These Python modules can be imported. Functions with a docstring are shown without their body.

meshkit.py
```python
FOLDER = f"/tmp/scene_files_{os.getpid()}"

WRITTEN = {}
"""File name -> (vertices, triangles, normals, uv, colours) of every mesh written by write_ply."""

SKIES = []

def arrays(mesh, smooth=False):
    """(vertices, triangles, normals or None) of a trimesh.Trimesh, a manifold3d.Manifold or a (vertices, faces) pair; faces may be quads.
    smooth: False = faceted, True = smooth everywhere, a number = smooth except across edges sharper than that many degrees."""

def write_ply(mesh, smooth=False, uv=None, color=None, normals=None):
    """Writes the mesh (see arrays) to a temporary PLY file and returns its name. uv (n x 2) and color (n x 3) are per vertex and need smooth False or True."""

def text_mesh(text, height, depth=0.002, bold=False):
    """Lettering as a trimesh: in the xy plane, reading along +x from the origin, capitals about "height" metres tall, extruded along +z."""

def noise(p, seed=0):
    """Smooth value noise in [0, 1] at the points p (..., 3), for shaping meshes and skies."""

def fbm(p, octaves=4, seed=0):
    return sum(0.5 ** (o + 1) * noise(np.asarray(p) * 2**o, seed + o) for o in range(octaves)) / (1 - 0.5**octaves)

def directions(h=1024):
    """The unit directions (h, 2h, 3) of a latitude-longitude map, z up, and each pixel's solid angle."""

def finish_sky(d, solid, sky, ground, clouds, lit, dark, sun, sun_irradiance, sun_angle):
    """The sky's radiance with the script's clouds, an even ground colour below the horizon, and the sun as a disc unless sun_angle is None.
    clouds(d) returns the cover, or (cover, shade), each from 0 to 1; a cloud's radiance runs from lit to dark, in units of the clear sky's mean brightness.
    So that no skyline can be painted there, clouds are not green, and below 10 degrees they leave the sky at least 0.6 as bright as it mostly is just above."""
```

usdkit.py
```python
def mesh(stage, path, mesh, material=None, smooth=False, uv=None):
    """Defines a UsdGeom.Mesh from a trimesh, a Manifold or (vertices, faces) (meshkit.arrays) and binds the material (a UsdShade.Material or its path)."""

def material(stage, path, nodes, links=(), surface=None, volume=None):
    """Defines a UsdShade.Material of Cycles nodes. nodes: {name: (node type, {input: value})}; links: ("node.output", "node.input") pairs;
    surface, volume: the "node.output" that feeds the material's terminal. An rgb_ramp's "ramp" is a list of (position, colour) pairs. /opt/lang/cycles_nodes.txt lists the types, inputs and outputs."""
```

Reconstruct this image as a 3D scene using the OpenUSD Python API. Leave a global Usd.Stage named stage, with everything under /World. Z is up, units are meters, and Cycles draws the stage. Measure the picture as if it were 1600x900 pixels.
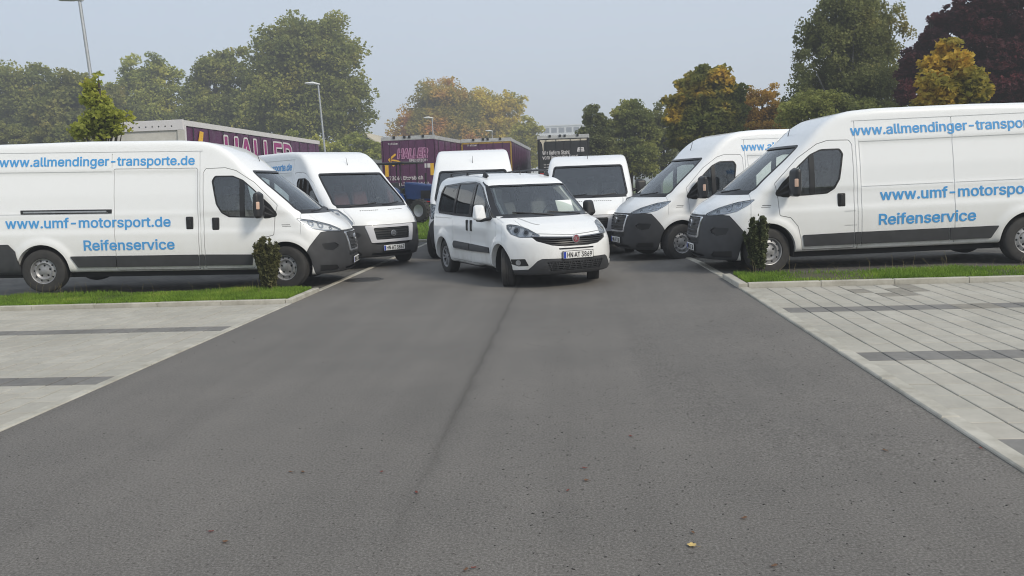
import math, random
import numpy as np
import trimesh, shapely
from shapely.geometry import Polygon, box as sbox, Point
from shapely.ops import unary_union
import manifold3d as m3
from scipy.ndimage import map_coordinates, gaussian_filter
from pxr import Usd, UsdGeom, UsdLux, UsdShade, Gf, Sdf, Vt
import usdkit, meshkit

stage = Usd.Stage.CreateInMemory()
UsdGeom.SetStageUpAxis(stage, 'Z')
UsdGeom.SetStageMetersPerUnit(stage, 1.0)
world = UsdGeom.Xform.Define(stage, '/World')
stage.SetDefaultPrim(world.GetPrim())
UsdGeom.Scope.Define(stage, '/World/Looks')

# ------------------------------------------------------------------ camera
EYE = np.array([0.0, 0.0, 1.65])
YAW, PITCH, ROLL = math.radians(4.165), math.radians(4.987), 0.035
fw = np.array([-math.sin(YAW) * math.cos(PITCH), math.cos(YAW) * math.cos(PITCH), -math.sin(PITCH)])
r0 = np.array([math.cos(YAW), math.sin(YAW), 0.0])
u0 = np.cross(r0, fw)
rt = r0 * math.cos(ROLL) - u0 * math.sin(ROLL)
up = u0 * math.cos(ROLL) + r0 * math.sin(ROLL)
cam = UsdGeom.Camera.Define(stage, '/World/camera')
M4 = np.eye(4)
M4[0, :3], M4[1, :3], M4[2, :3], M4[3, :3] = rt, up, -fw, EYE
cam.AddTransformOp().Set(Gf.Matrix4d(M4.tolist()))
cam.CreateHorizontalApertureAttr(36.0)
cam.CreateVerticalApertureAttr(20.25)
cam.CreateFocalLengthAttr(29.25)
cam.CreateVerticalApertureOffsetAttr(-1.132)
cam.CreateClippingRangeAttr(Gf.Vec2f(0.05, 5000))
cam.CreateExposureAttr(0.80)


def at(px, py, d):
    """the world point seen at the photograph's pixel (px, py), d metres along the lens axis"""
    return EYE + (fw + rt * (px - 800) / 1300 - up * (py - 399.7) / 1300) * d


def on_photo(P):
    d = np.asarray(P, float) - EYE
    w = d @ fw
    return 800 + 1300 * (d @ rt) / w, 399.7 - 1300 * (d @ up) / w, w


# ------------------------------------------------------------------ sky and sun
SUN = np.array([0.62, -0.50, 0.62])
SUN /= np.linalg.norm(SUN)
elev, rot = math.asin(SUN[2]), math.atan2(SUN[0], SUN[1])
usdkit.material(stage, '/World/Looks/sky_look', {
    'sky': ('sky_texture', {'sky_type': 'single_scattering', 'sun_disc': False, 'sun_elevation': elev, 'sun_rotation': rot,
                            'altitude': 300.0, 'air_density': 1.0, 'aerosol_density': 3.0, 'ozone_density': 1.0}),
    'tc': ('texture_coordinate', {}),
    'mp': ('mapping', {'scale': (1.2, 1.2, 3.0)}),
    'n': ('noise_texture', {'scale': 1.3, 'detail': 4.0, 'roughness': 0.5}),
    'rp': ('rgb_ramp', {'ramp': [(0.3, (0.80, 0.80, 0.80)), (0.7, (0.90, 0.90, 0.90))]}),
    'mx': ('mix_color', {'b': (3.7, 4.17, 4.8)}),
    'bg': ('background_shader', {'strength': 0.10}),
}, [('tc.generated', 'mp.vector'), ('mp.vector', 'n.vector'), ('n.fac', 'rp.fac'), ('rp.color', 'mx.fac'),
    ('sky.color', 'mx.a'), ('mx.result', 'bg.color')], surface='bg.background')
sky = UsdLux.DomeLight.Define(stage, '/World/sky')
sky.CreateIntensityAttr(1.0)
UsdShade.MaterialBindingAPI.Apply(sky.GetPrim()).Bind(UsdShade.Material.Get(stage, '/World/Looks/sky_look'))
sun = UsdLux.DistantLight.Define(stage, '/World/sun')
sun.CreateIntensityAttr(0.40)
sun.CreateAngleAttr(14.0)
sun.CreateColorAttr(Gf.Vec3f(1.0, 0.92, 0.79))
sun.GetPrim().CreateAttribute('inputs:normalize', Sdf.ValueTypeNames.Bool).Set(True)
sz = SUN
sx = np.cross([0, 0, 1.0], sz); sx /= np.linalg.norm(sx)
sy = np.cross(sz, sx)
SM = np.eye(4); SM[0, :3], SM[1, :3], SM[2, :3] = sx, sy, sz
sun.AddTransformOp().Set(Gf.Matrix4d(SM.tolist()))


# ------------------------------------------------------------------ materials
def mat(name, color, rough=0.6, metal=0.0, coat=0.0, vary=0.0, scale=6.0, bump=0.0, bscale=40.0, dist=0.01, spec=0.5, detail=5.0, color2=None):
    nodes = {'p': ('principled_bsdf', {'base_color': color, 'roughness': rough, 'metallic': metal, 'coat_weight': coat, 'specular_ior_level': spec}),
             'tc': ('texture_coordinate', {})}
    links = []
    if vary or color2 is not None:
        c2 = color2 if color2 is not None else tuple(max(0, c * (1 - vary)) for c in color)
        nodes['n'] = ('noise_texture', {'scale': scale, 'detail': detail, 'roughness': 0.6})
        nodes['r'] = ('rgb_ramp', {'ramp': [(0.32, c2), (0.66, color)]})
        links += [('tc.object', 'n.vector'), ('n.fac', 'r.fac'), ('r.color', 'p.base_color')]
    if bump:
        nodes['bn'] = ('noise_texture', {'scale': bscale, 'detail': 4.0, 'roughness': 0.6})
        nodes['b'] = ('bump', {'strength': bump, 'distance': dist})
        links += [('tc.object', 'bn.vector'), ('bn.fac', 'b.height'), ('b.normal', 'p.normal')]
    return usdkit.material(stage, '/World/Looks/' + name, nodes, links, surface='p.BSDF')


MT = {}
# white van paint: clear coat, road film on the lower flanks
MT['paint'] = usdkit.material(stage, '/World/Looks/white_paint', {
    'p': ('principled_bsdf', {'roughness': 0.32, 'coat_weight': 0.6, 'coat_roughness': 0.06}),
    'tc': ('texture_coordinate', {}), 'xyz': ('separate_xyz', {}),
    'n': ('noise_texture', {'scale': 3.5, 'detail': 6.0, 'roughness': 0.65}),
    'mp': ('mapping', {'scale': (1.0, 1.0, 0.35)}),
    'h': ('map_range', {'from_min': 1.15, 'from_max': 0.25, 'to_min': 0.0, 'to_max': 1.0, 'clamp': True}),
    'm': ('math', {'math_type': 'multiply', 'use_clamp': True}),
    'r': ('rgb_ramp', {'ramp': [(0.0, (0.80, 0.81, 0.81)), (0.35, (0.74, 0.74, 0.72)), (0.75, (0.52, 0.51, 0.47))]}),
}, [('tc.object', 'xyz.vector'), ('tc.object', 'mp.vector'), ('mp.vector', 'n.vector'), ('xyz.z', 'h.value'), ('h.result', 'm.value1'),
    ('n.fac', 'm.value2'), ('m.value', 'r.fac'), ('r.color', 'p.base_color')], surface='p.BSDF')
MT['dark_plastic'] = mat('dark_grey_plastic', (0.042, 0.043, 0.046), 0.55, vary=0.25, scale=5, bump=0.1, bscale=300, dist=0.002)
MT['black_plastic'] = mat('black_plastic', (0.012, 0.012, 0.013), 0.4)
MT['rubber'] = mat('tyre_rubber', (0.022, 0.021, 0.021), 0.8, color2=(0.04, 0.038, 0.035), scale=9, bump=0.15, bscale=60)
MT['silver'] = mat('silver_wheel', (0.36, 0.36, 0.365), 0.45, 0.5, vary=0.3, scale=14)
MT['steel'] = mat('galvanised_steel', (0.42, 0.44, 0.46), 0.5, 0.5, vary=0.2, scale=20)
MT['chrome'] = mat('satin_chrome', (0.62, 0.63, 0.65), 0.22, 0.9)
MT['under'] = mat('underbody_black', (0.012, 0.012, 0.012), 0.8)
MT['trim'] = mat('cab_interior_grey', (0.15, 0.152, 0.155), 0.8, vary=0.2)
MT['seat'] = mat('seat_cloth', (0.16, 0.162, 0.17), 0.9, vary=0.3, scale=30)
MT['seat_red'] = mat('seat_cloth_red', (0.12, 0.04, 0.04), 0.9, vary=0.3, scale=30)
MT['blue_film'] = mat('blue_lettering_film', (0.065, 0.31, 0.65), 0.35)
MT['plate_white'] = mat('plate_white', (0.75, 0.75, 0.73), 0.4)
MT['plate_blue'] = mat('plate_blue', (0.02, 0.05, 0.35), 0.4)
MT['plate_black'] = mat('plate_black', (0.01, 0.01, 0.01), 0.4)
MT['red_badge'] = mat('red_badge', (0.22, 0.012, 0.03), 0.3, coat=0.5)
MT['paper'] = mat('white_paper', (0.78, 0.80, 0.80), 0.8)
MT['amber'] = mat('amber_lens', (0.62, 0.42, 0.32), 0.25)
MT['red_lens'] = mat('red_lens', (0.42, 0.012, 0.012), 0.2)
MT['yellow'] = mat('yellow_reflector', (0.72, 0.42, 0.03), 0.45)


def glass(name, tint, ior=1.45, rough=0.015):
    return usdkit.material(stage, '/World/Looks/' + name, {
        't': ('transparent_bsdf', {'color': tint}), 'g': ('glossy_bsdf', {'color': (0.9, 0.93, 0.95), 'roughness': rough}),
        'f': ('fresnel', {'IOR': ior}), 'm': ('mix_closure', {})},
        [('f.fac', 'm.fac'), ('t.BSDF', 'm.closure1'), ('g.BSDF', 'm.closure2')], surface='m.closure')


MT['glass'] = glass('window_glass', (0.84, 0.90, 0.87), 2.15)
MT['tinted'] = glass('tinted_glass', (0.10, 0.11, 0.11), 1.7)
MT['lens'] = glass('lamp_lens', (0.88, 0.90, 0.92), 1.45)


# ------------------------------------------------------------------ prims
used = {}


def uname(parent, name):
    k = used.get((parent, name), 0)
    used[(parent, name)] = k + 1
    return name if k == 0 else '%s_%03d' % (name, k)


def tag(p, label=None, cat=None, group=None, kind=None):
    p = p.GetPrim() if hasattr(p, 'GetPrim') else p
    for k, v in (('label', label), ('category', cat), ('group', group), ('kind', kind)):
        if v:
            p.SetCustomDataByKey(k, v)
    return p


def path_of(parent):
    return '/World' if parent is None else str(parent.GetPath())


def mesh_arrays(path, v, f, n, material):
    m = UsdGeom.Mesh.Define(stage, path)
    m.CreatePointsAttr(Vt.Vec3fArray.FromNumpy(np.ascontiguousarray(v, np.float32)))
    m.CreateFaceVertexCountsAttr(Vt.IntArray.FromNumpy(np.full(len(f), 3, np.int32)))
    m.CreateFaceVertexIndicesAttr(Vt.IntArray.FromNumpy(np.ascontiguousarray(f, np.int32).ravel()))
    m.CreateSubdivisionSchemeAttr('none')
    if n is not None:
        m.CreateNormalsAttr(Vt.Vec3fArray.FromNumpy(np.ascontiguousarray(n, np.float32)))
        m.SetNormalsInterpolation('vertex')
    if material is not None:
        UsdShade.MaterialBindingAPI.Apply(m.GetPrim()).Bind(material)
    return m.GetPrim()


def obj(name, mesh, material, parent=None, smooth=False, matrix=None):
    """one Mesh prim under parent (or /World)"""
    pp = path_of(parent)
    path = pp + '/' + uname(pp, name)
    if isinstance(material, str):
        material = MT[material]
    if isinstance(mesh, tuple) and len(mesh) == 3:
        v, f, n = mesh
    else:
        v, f, n = meshkit.arrays(mesh, smooth)
    p = mesh_arrays(path, v, f, n, material)
    if matrix is not None:
        UsdGeom.Xformable(p).AddTransformOp().Set(Gf.Matrix4d(np.asarray(matrix).T.tolist()))
    return p


def pose(x=0, y=0, z=0, yaw=0.0, pitch=0.0, roll=0.0):
    """4x4 (column vectors): yaw about z, then nose-up pitch and roll, radians"""
    T = trimesh.transformations
    m = T.rotation_matrix(yaw, [0, 0, 1]) @ T.rotation_matrix(-pitch, [0, 1, 0]) @ T.rotation_matrix(roll, [1, 0, 0])
    m[:3, 3] = x, y, z
    return m


def thing(name, label, cat, m=None, group=None, kind=None, parent=None):
    pp = path_of(parent)
    x = UsdGeom.Xform.Define(stage, pp + '/' + uname(pp, name))
    x.AddTransformOp().Set(Gf.Matrix4d((np.eye(4) if m is None else m).T.tolist()))
    return tag(x, label, cat, group, kind)


def copy_of(src, name, label, cat, m, group=None):
    x = UsdGeom.Xform.Define(stage, '/World/' + uname('/World', name))
    x.AddTransformOp().Set(Gf.Matrix4d(m.T.tolist()))
    p = tag(x, label, cat, group)
    p.GetReferences().AddInternalReference(src.GetPath())
    p.SetInstanceable(True)
    return p


# ------------------------------------------------------------------ small mesh tools
def tbox(x0, x1, y0, y1, z0, z1):
    b = trimesh.creation.box([x1 - x0, y1 - y0, z1 - z0])
    b.apply_translation([(x0 + x1) / 2, (y0 + y1) / 2, (z0 + z1) / 2])
    return b


def rbox(x0, x1, y0, y1, z0, z1, r=0.02, seg=8):
    """box with rounded edges, a Manifold"""
    s = m3.Manifold.sphere(r, seg)
    return m3.Manifold.batch_hull([s.translate((x, y, z)) for x in (x0 + r, x1 - r) for y in (y0 + r, y1 - r) for z in (z0 + r, z1 - r)])


def hull(*balls):
    """hull of spheres (x, y, z, r)"""
    return m3.Manifold.batch_hull([m3.Manifold.sphere(b[3], 12).translate(tuple(b[:3])) for b in balls])


def tube(pts, r, n=8, r1=None):
    pts = np.asarray(pts, float)
    rr = np.linspace(r, r if r1 is None else r1, len(pts))
    t = np.gradient(pts, axis=0)
    t /= np.linalg.norm(t, axis=1, keepdims=True)
    a = np.array([0, 0, 1.0]) if abs(t[0][2]) < 0.9 else np.array([1.0, 0, 0])
    V = []
    for p, tt, q in zip(pts, t, rr):
        s = np.cross(tt, a); s /= np.linalg.norm(s)
        w = np.cross(s, tt)
        th = np.arange(n) * 2 * np.pi / n
        V.append(p + q * (np.cos(th)[:, None] * s + np.sin(th)[:, None] * w))
    V = np.vstack(V + [pts[:1], pts[-1:]])
    Fc = []
    for i in range(len(pts) - 1):
        for j in range(n):
            a0, a1, b0, b1 = i * n + j, i * n + (j + 1) % n, (i + 1) * n + j, (i + 1) * n + (j + 1) % n
            Fc += [[a0, b1, a1], [a0, b0, b1]]
    c0, c1 = len(pts) * n, len(pts) * n + 1
    for j in range(n):
        Fc += [[c0, j, (j + 1) % n], [c1, (len(pts) - 1) * n + (j + 1) % n, (len(pts) - 1) * n + j]]
    m = trimesh.Trimesh(V, Fc, process=False)
    if m.volume < 0:
        m.invert()
    return m


def cat(*ms):
    out = []
    for m in ms:
        if hasattr(m, 'to_mesh'):
            v, f, _ = meshkit.arrays(m)
            m = trimesh.Trimesh(v, f, process=False)
        out.append(m)
    return trimesh.util.concatenate(out)


def lathe(prof, n=40, axis='y'):
    """prof: (radius, height) polyline, revolved; axis y = outward"""
    m = trimesh.creation.revolve(np.asarray(prof, float), sections=n)
    if axis == 'y':
        m.apply_transform(trimesh.transformations.rotation_matrix(-np.pi / 2, [1, 0, 0]))
    return m


def to_manifold(t):
    return m3.Manifold(m3.Mesh(np.ascontiguousarray(t.vertices, np.float32), np.ascontiguousarray(t.faces, np.uint32)))


def rp(pts, r):
    """polygon with rounded corners"""
    p = Polygon(pts)
    if not p.is_valid:
        p = p.buffer(0)
    return p.buffer(-r, quad_segs=5).buffer(2 * r, quad_segs=5).buffer(-r, quad_segs=5)


def xsec(poly):
    out = []
    for g in getattr(poly, 'geoms', [poly]):
        out.append(np.array(g.exterior.coords)[:-1])
        out += [np.array(i.coords)[:-1] for i in g.interiors]
    return m3.CrossSection(out, m3.FillRule.EvenOdd)


def prism(poly, axis, lo, hi, ang=0.0):
    """axis y: poly is (x, z); x: (y, z); z: (x, y); d: (u, z) across the direction at ang degrees"""
    e = m3.Manifold.extrude(xsec(poly), hi - lo)
    if axis == 'y':
        A = [[1, 0, 0, 0], [0, 0, -1, hi], [0, 1, 0, 0]]
    elif axis == 'x':
        A = [[0, 0, 1, lo], [1, 0, 0, 0], [0, 1, 0, 0]]
    elif axis == 'z':
        A = [[1, 0, 0, 0], [0, 1, 0, 0], [0, 0, 1, lo]]
    else:
        c, s = math.cos(math.radians(ang)), math.sin(math.radians(ang))
        A = [[-s, 0, c, c * lo], [c, 0, s, s * lo], [0, 1, 0, 0]]
    return e.transform(np.array(A, float))


def line_prism(pts, w, axis, lo, hi):
    return prism(shapely.LineString(pts).buffer(w / 2, cap_style='flat', join_style='round'), axis, lo, hi)


def mir(m):
    return m.mirror((0, 1, 0))


# ------------------------------------------------------------------ implicit bodies
def smax(a, b, k):
    h = np.clip(0.5 - 0.5 * (b - a) / k, 0, 1)
    return b * (1 - h) + a * h + k * h * (1 - h)


def sstep(x, a, b):
    t = np.clip((x - a) / (b - a), 0, 1)
    return t * t * (3 - 2 * t)


class Profile:
    """smoothed signed distance to a side-view polygon, sampled"""

    def __init__(self, pts, h=0.012, blur=2.6):
        P = np.asarray(pts, float)
        self.o = P.min(0) - 0.6
        n = np.ceil((P.max(0) + 0.6 - self.o) / h).astype(int)
        self.h = h
        X, Z = np.meshgrid(self.o[0] + h * np.arange(n[0]), self.o[1] + h * np.arange(n[1]), indexing='ij')
        d = np.full(X.shape, 1e9); inside = np.zeros(X.shape, bool)
        for a, b in zip(P, np.roll(P, -1, 0)):
            e = b - a
            t = np.clip(((X - a[0]) * e[0] + (Z - a[1]) * e[1]) / (e @ e), 0, 1)
            d = np.minimum(d, np.hypot(X - a[0] - t * e[0], Z - a[1] - t * e[1]))
            if a[1] != b[1]:
                inside ^= ((a[1] > Z) != (b[1] > Z)) & (X < a[0] + e[0] * (Z - a[1]) / e[1])
        self.g = gaussian_filter(np.where(inside, -d, d), blur)

    def __call__(self, x, z):
        return map_coordinates(self.g, [(x - self.o[0]) / self.h, (z - self.o[1]) / self.h], order=1, mode='nearest')


def nets(V, o, h):
    """surface nets of V < 0 -> (vertices, triangles), outward"""
    S = V < 0
    c = [S[i:S.shape[0] - 1 + i, j:S.shape[1] - 1 + j, k:S.shape[2] - 1 + k] for i in (0, 1) for j in (0, 1) for k in (0, 1)]
    cnt = sum(x.astype(np.int8) for x in c)
    act = np.argwhere((cnt > 0) & (cnt < 8))
    cid = -np.ones(cnt.shape, np.int64)
    cid[tuple(act.T)] = np.arange(len(act))
    P = np.zeros((len(act), 3)); N = np.zeros(len(act))
    for ax in range(3):
        oth = [a for a in range(3) if a != ax]
        for i in (0, 1):
            for j in (0, 1):
                off = np.zeros(3, int); off[oth[0]], off[oth[1]] = i, j
                e0 = act + off; e1 = e0.copy(); e1[:, ax] += 1
                a, b = V[tuple(e0.T)], V[tuple(e1.T)]
                cr = (a < 0) != (b < 0)
                t = np.where(cr, a / np.where(cr, a - b, 1), 0)
                p = off[None, :].repeat(len(act), 0).astype(float); p[:, ax] += t
                P[cr] += p[cr]; N[cr] += 1
    verts = np.asarray(o) + h * (act + P / N[:, None])
    quads = []
    for ax in range(3):
        oth = [(ax + 1) % 3, (ax + 2) % 3]
        sl0 = [slice(None)] * 3; sl1 = [slice(None)] * 3
        sl0[ax], sl1[ax] = slice(0, -1), slice(1, None)
        e = np.argwhere(S[tuple(sl0)] != S[tuple(sl1)])
        ok = (e[:, oth[0]] > 0) & (e[:, oth[1]] > 0) & (e[:, oth[0]] < V.shape[oth[0]] - 1) & (e[:, oth[1]] < V.shape[oth[1]] - 1)
        e = e[ok]
        s = S[tuple(e.T)]
        q = []
        for i, j in ((0, 0), (1, 0), (1, 1), (0, 1)):
            cc = e.copy(); cc[:, oth[0]] -= 1 - i; cc[:, oth[1]] -= 1 - j
            q.append(cid[tuple(cc.T)])
        q = np.stack(q, 1)
        quads.append(np.where(s[:, None], q, q[:, ::-1]))
    q = np.vstack(quads)
    return verts, np.vstack([q[:, [0, 1, 2]], q[:, [0, 2, 3]]])


class Body:
    """a vehicle body given by a field sampled on a grid"""

    def __init__(self, field, lo, hi, h):
        self.o, self.h = np.array(lo, float), h
        n = np.ceil((np.array(hi) - self.o) / h).astype(int) + 1
        X, Y, Z = np.meshgrid(*[self.o[i] + h * np.arange(n[i]) for i in range(3)], indexing='ij')
        self.V = gaussian_filter(field(X, Y, Z), 0.7, mode='nearest')
        self.G = np.stack(np.gradient(self.V, h), 0)
        self.cache = {}

    def m(self, off):
        if off not in self.cache:
            v, f = nets(self.V - off, self.o, self.h)
            d = self.f(v) - off
            g = self.grad(v)
            v = v - np.clip(d, -0.5 * self.h, 0.5 * self.h)[:, None] * g / np.maximum((g * g).sum(1), 0.3)[:, None]
            mm = m3.Manifold(m3.Mesh(v.astype(np.float32), f.astype(np.uint32)))
            if mm.status() != m3.Error.NoError or mm.volume() == 0:
                raise RuntimeError('body not manifold %s' % mm.status())
            if mm.volume() < 0:
                mm = m3.Manifold(m3.Mesh(v.astype(np.float32), f[:, ::-1].astype(np.uint32)))
            self.cache[off] = mm
        return self.cache[off]

    def part(self, x0, x1, z1=9.0):
        """the stretch x0..x1 of the body, closed at the ends"""
        b = object.__new__(Body)
        i0, i1 = max(0, int((x0 - self.o[0]) / self.h)), min(self.V.shape[0], int((x1 - self.o[0]) / self.h) + 1)
        k1 = min(self.V.shape[2], int((z1 - self.o[2]) / self.h) + 1)
        b.V = self.V[i0:i1, :, :k1].copy()
        b.G = self.G[:, i0:i1, :, :k1]
        b.V[0], b.V[-1], b.V[:, :, -1] = np.maximum(b.V[0], 0.5), np.maximum(b.V[-1], 0.5), np.maximum(b.V[:, :, -1], 0.5)
        b.h, b.o, b.cache = self.h, self.o + [i0 * self.h, 0, 0], {}
        return b

    def f(self, p):
        return map_coordinates(self.V, ((p - self.o) / self.h).T, order=1, mode='nearest')

    def grad(self, p):
        c = ((p - self.o) / self.h).T
        return np.stack([map_coordinates(self.G[i], c, order=1, mode='nearest') for i in range(3)], 1)

    def slab(self, outer, inner):
        k = (outer, inner)
        if k not in self.cache:
            self.cache[k] = self.m(outer) - self.m(inner)
        return self.cache[k]

    def half_width(self, x, z):
        """|y| of the flank at (x, z)"""
        x, z = np.atleast_1d(x).astype(float), np.atleast_1d(z).astype(float)
        ys = np.linspace(1.3, 0.3, 401)
        P = np.stack([np.repeat(x[:, None], 401, 1), np.repeat(ys[None], len(x), 0), np.repeat(z[:, None], 401, 1)], -1)
        V = self.f(P.reshape(-1, 3)).reshape(len(x), 401)
        i = np.argmax(V < 0, 1)
        j = np.maximum(i - 1, 0); r = np.arange(len(x))
        a, b = V[r, j], V[r, i]
        t = np.where(a != b, a / np.where(a != b, a - b, 1), 0)
        return ys[j] + t * (ys[i] - ys[j])

    def nose(self, y, z):
        """x of the front at (y, z)"""
        y, z = np.atleast_1d(y).astype(float), np.atleast_1d(z).astype(float)
        xs = np.linspace(1.4, -1.4, 801)
        P = np.stack([np.repeat(xs[None], len(y), 0), np.repeat(y[:, None], 801, 1), np.repeat(z[:, None], 801, 1)], -1)
        V = self.f(P.reshape(-1, 3)).reshape(len(y), 801)
        i = np.argmax(V < 0, 1)
        return xs[i]

    def shaded(self, man, only_outer=False):
        """(v, f, n) of a Manifold: the body's own normals where a face lies along it, flat elsewhere"""
        v, f, _ = meshkit.arrays(man)
        v = v.astype(float)
        fn = np.cross(v[f[:, 1]] - v[f[:, 0]], v[f[:, 2]] - v[f[:, 0]])
        L = np.linalg.norm(fn, axis=1)
        keep = L > 1e-12
        f, fn = f[keep], fn[keep] / L[keep][:, None]
        c = v[f].mean(1)
        g = self.grad(c); g /= np.maximum(np.linalg.norm(g, axis=1, keepdims=True), 1e-9)
        dots = (g * fn).sum(1)
        if only_outer:
            k = dots > 0.6
            f, fn, dots = f[k], fn[k], dots[k]
        V = v[f].reshape(-1, 3)
        gn = self.grad(V); gn /= np.maximum(np.linalg.norm(gn, axis=1, keepdims=True), 1e-9)
        N = np.repeat(fn, 3, 0)
        al = np.repeat(dots, 3)
        N = np.where((al > 0.86)[:, None], gn, np.where((al < -0.86)[:, None], -gn, N))
        return V, np.arange(len(V)).reshape(-1, 3), N


def flank_text(body, text, cap, width, x0, z0, side, off=0.004, bold=True):
    """lettering on the flank, starting at x0; side -1 = right flank (reads towards the nose), +1 = left flank (reads to the rear)"""
    t = meshkit.text_mesh(text, cap, 0.002, bold)
    v = np.array(t.vertices)
    v[:, 0] *= width / (v[:, 0].max() - v[:, 0].min())
    x = x0 + (v[:, 0] if side < 0 else -v[:, 0])
    z = z0 + v[:, 1]
    y = body.half_width(x, z) + off + v[:, 2]
    m = trimesh.Trimesh(np.stack([x, side * y, z], 1), t.faces, process=False)
    if m.volume < 0:
        m.invert()
    return m


def front_text(text, cap, width, x, yc, zc, bold=True, depth=0.003):
    """lettering on a plane that faces +x, centred at (yc, zc)"""
    t = meshkit.text_mesh(text, cap, depth, bold)
    v = np.array(t.vertices)
    v[:, 0] -= v[:, 0].min()
    if width:
        v[:, 0] *= width / v[:, 0].max()
    w = v[:, 0].max()
    q = np.stack([x + v[:, 2], yc - w / 2 + v[:, 0], zc - cap / 2 + v[:, 1]], 1)
    return trimesh.Trimesh(q, t.faces, process=False)

# ------------------------------------------------------------------ wheels
def solid(t):
    t.merge_vertices()
    m = to_manifold(t)
    if m.volume() < 0:
        t.invert(); m = to_manifold(t)
    if m.volume() <= 0:
        raise RuntimeError('not solid')
    return m


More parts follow.
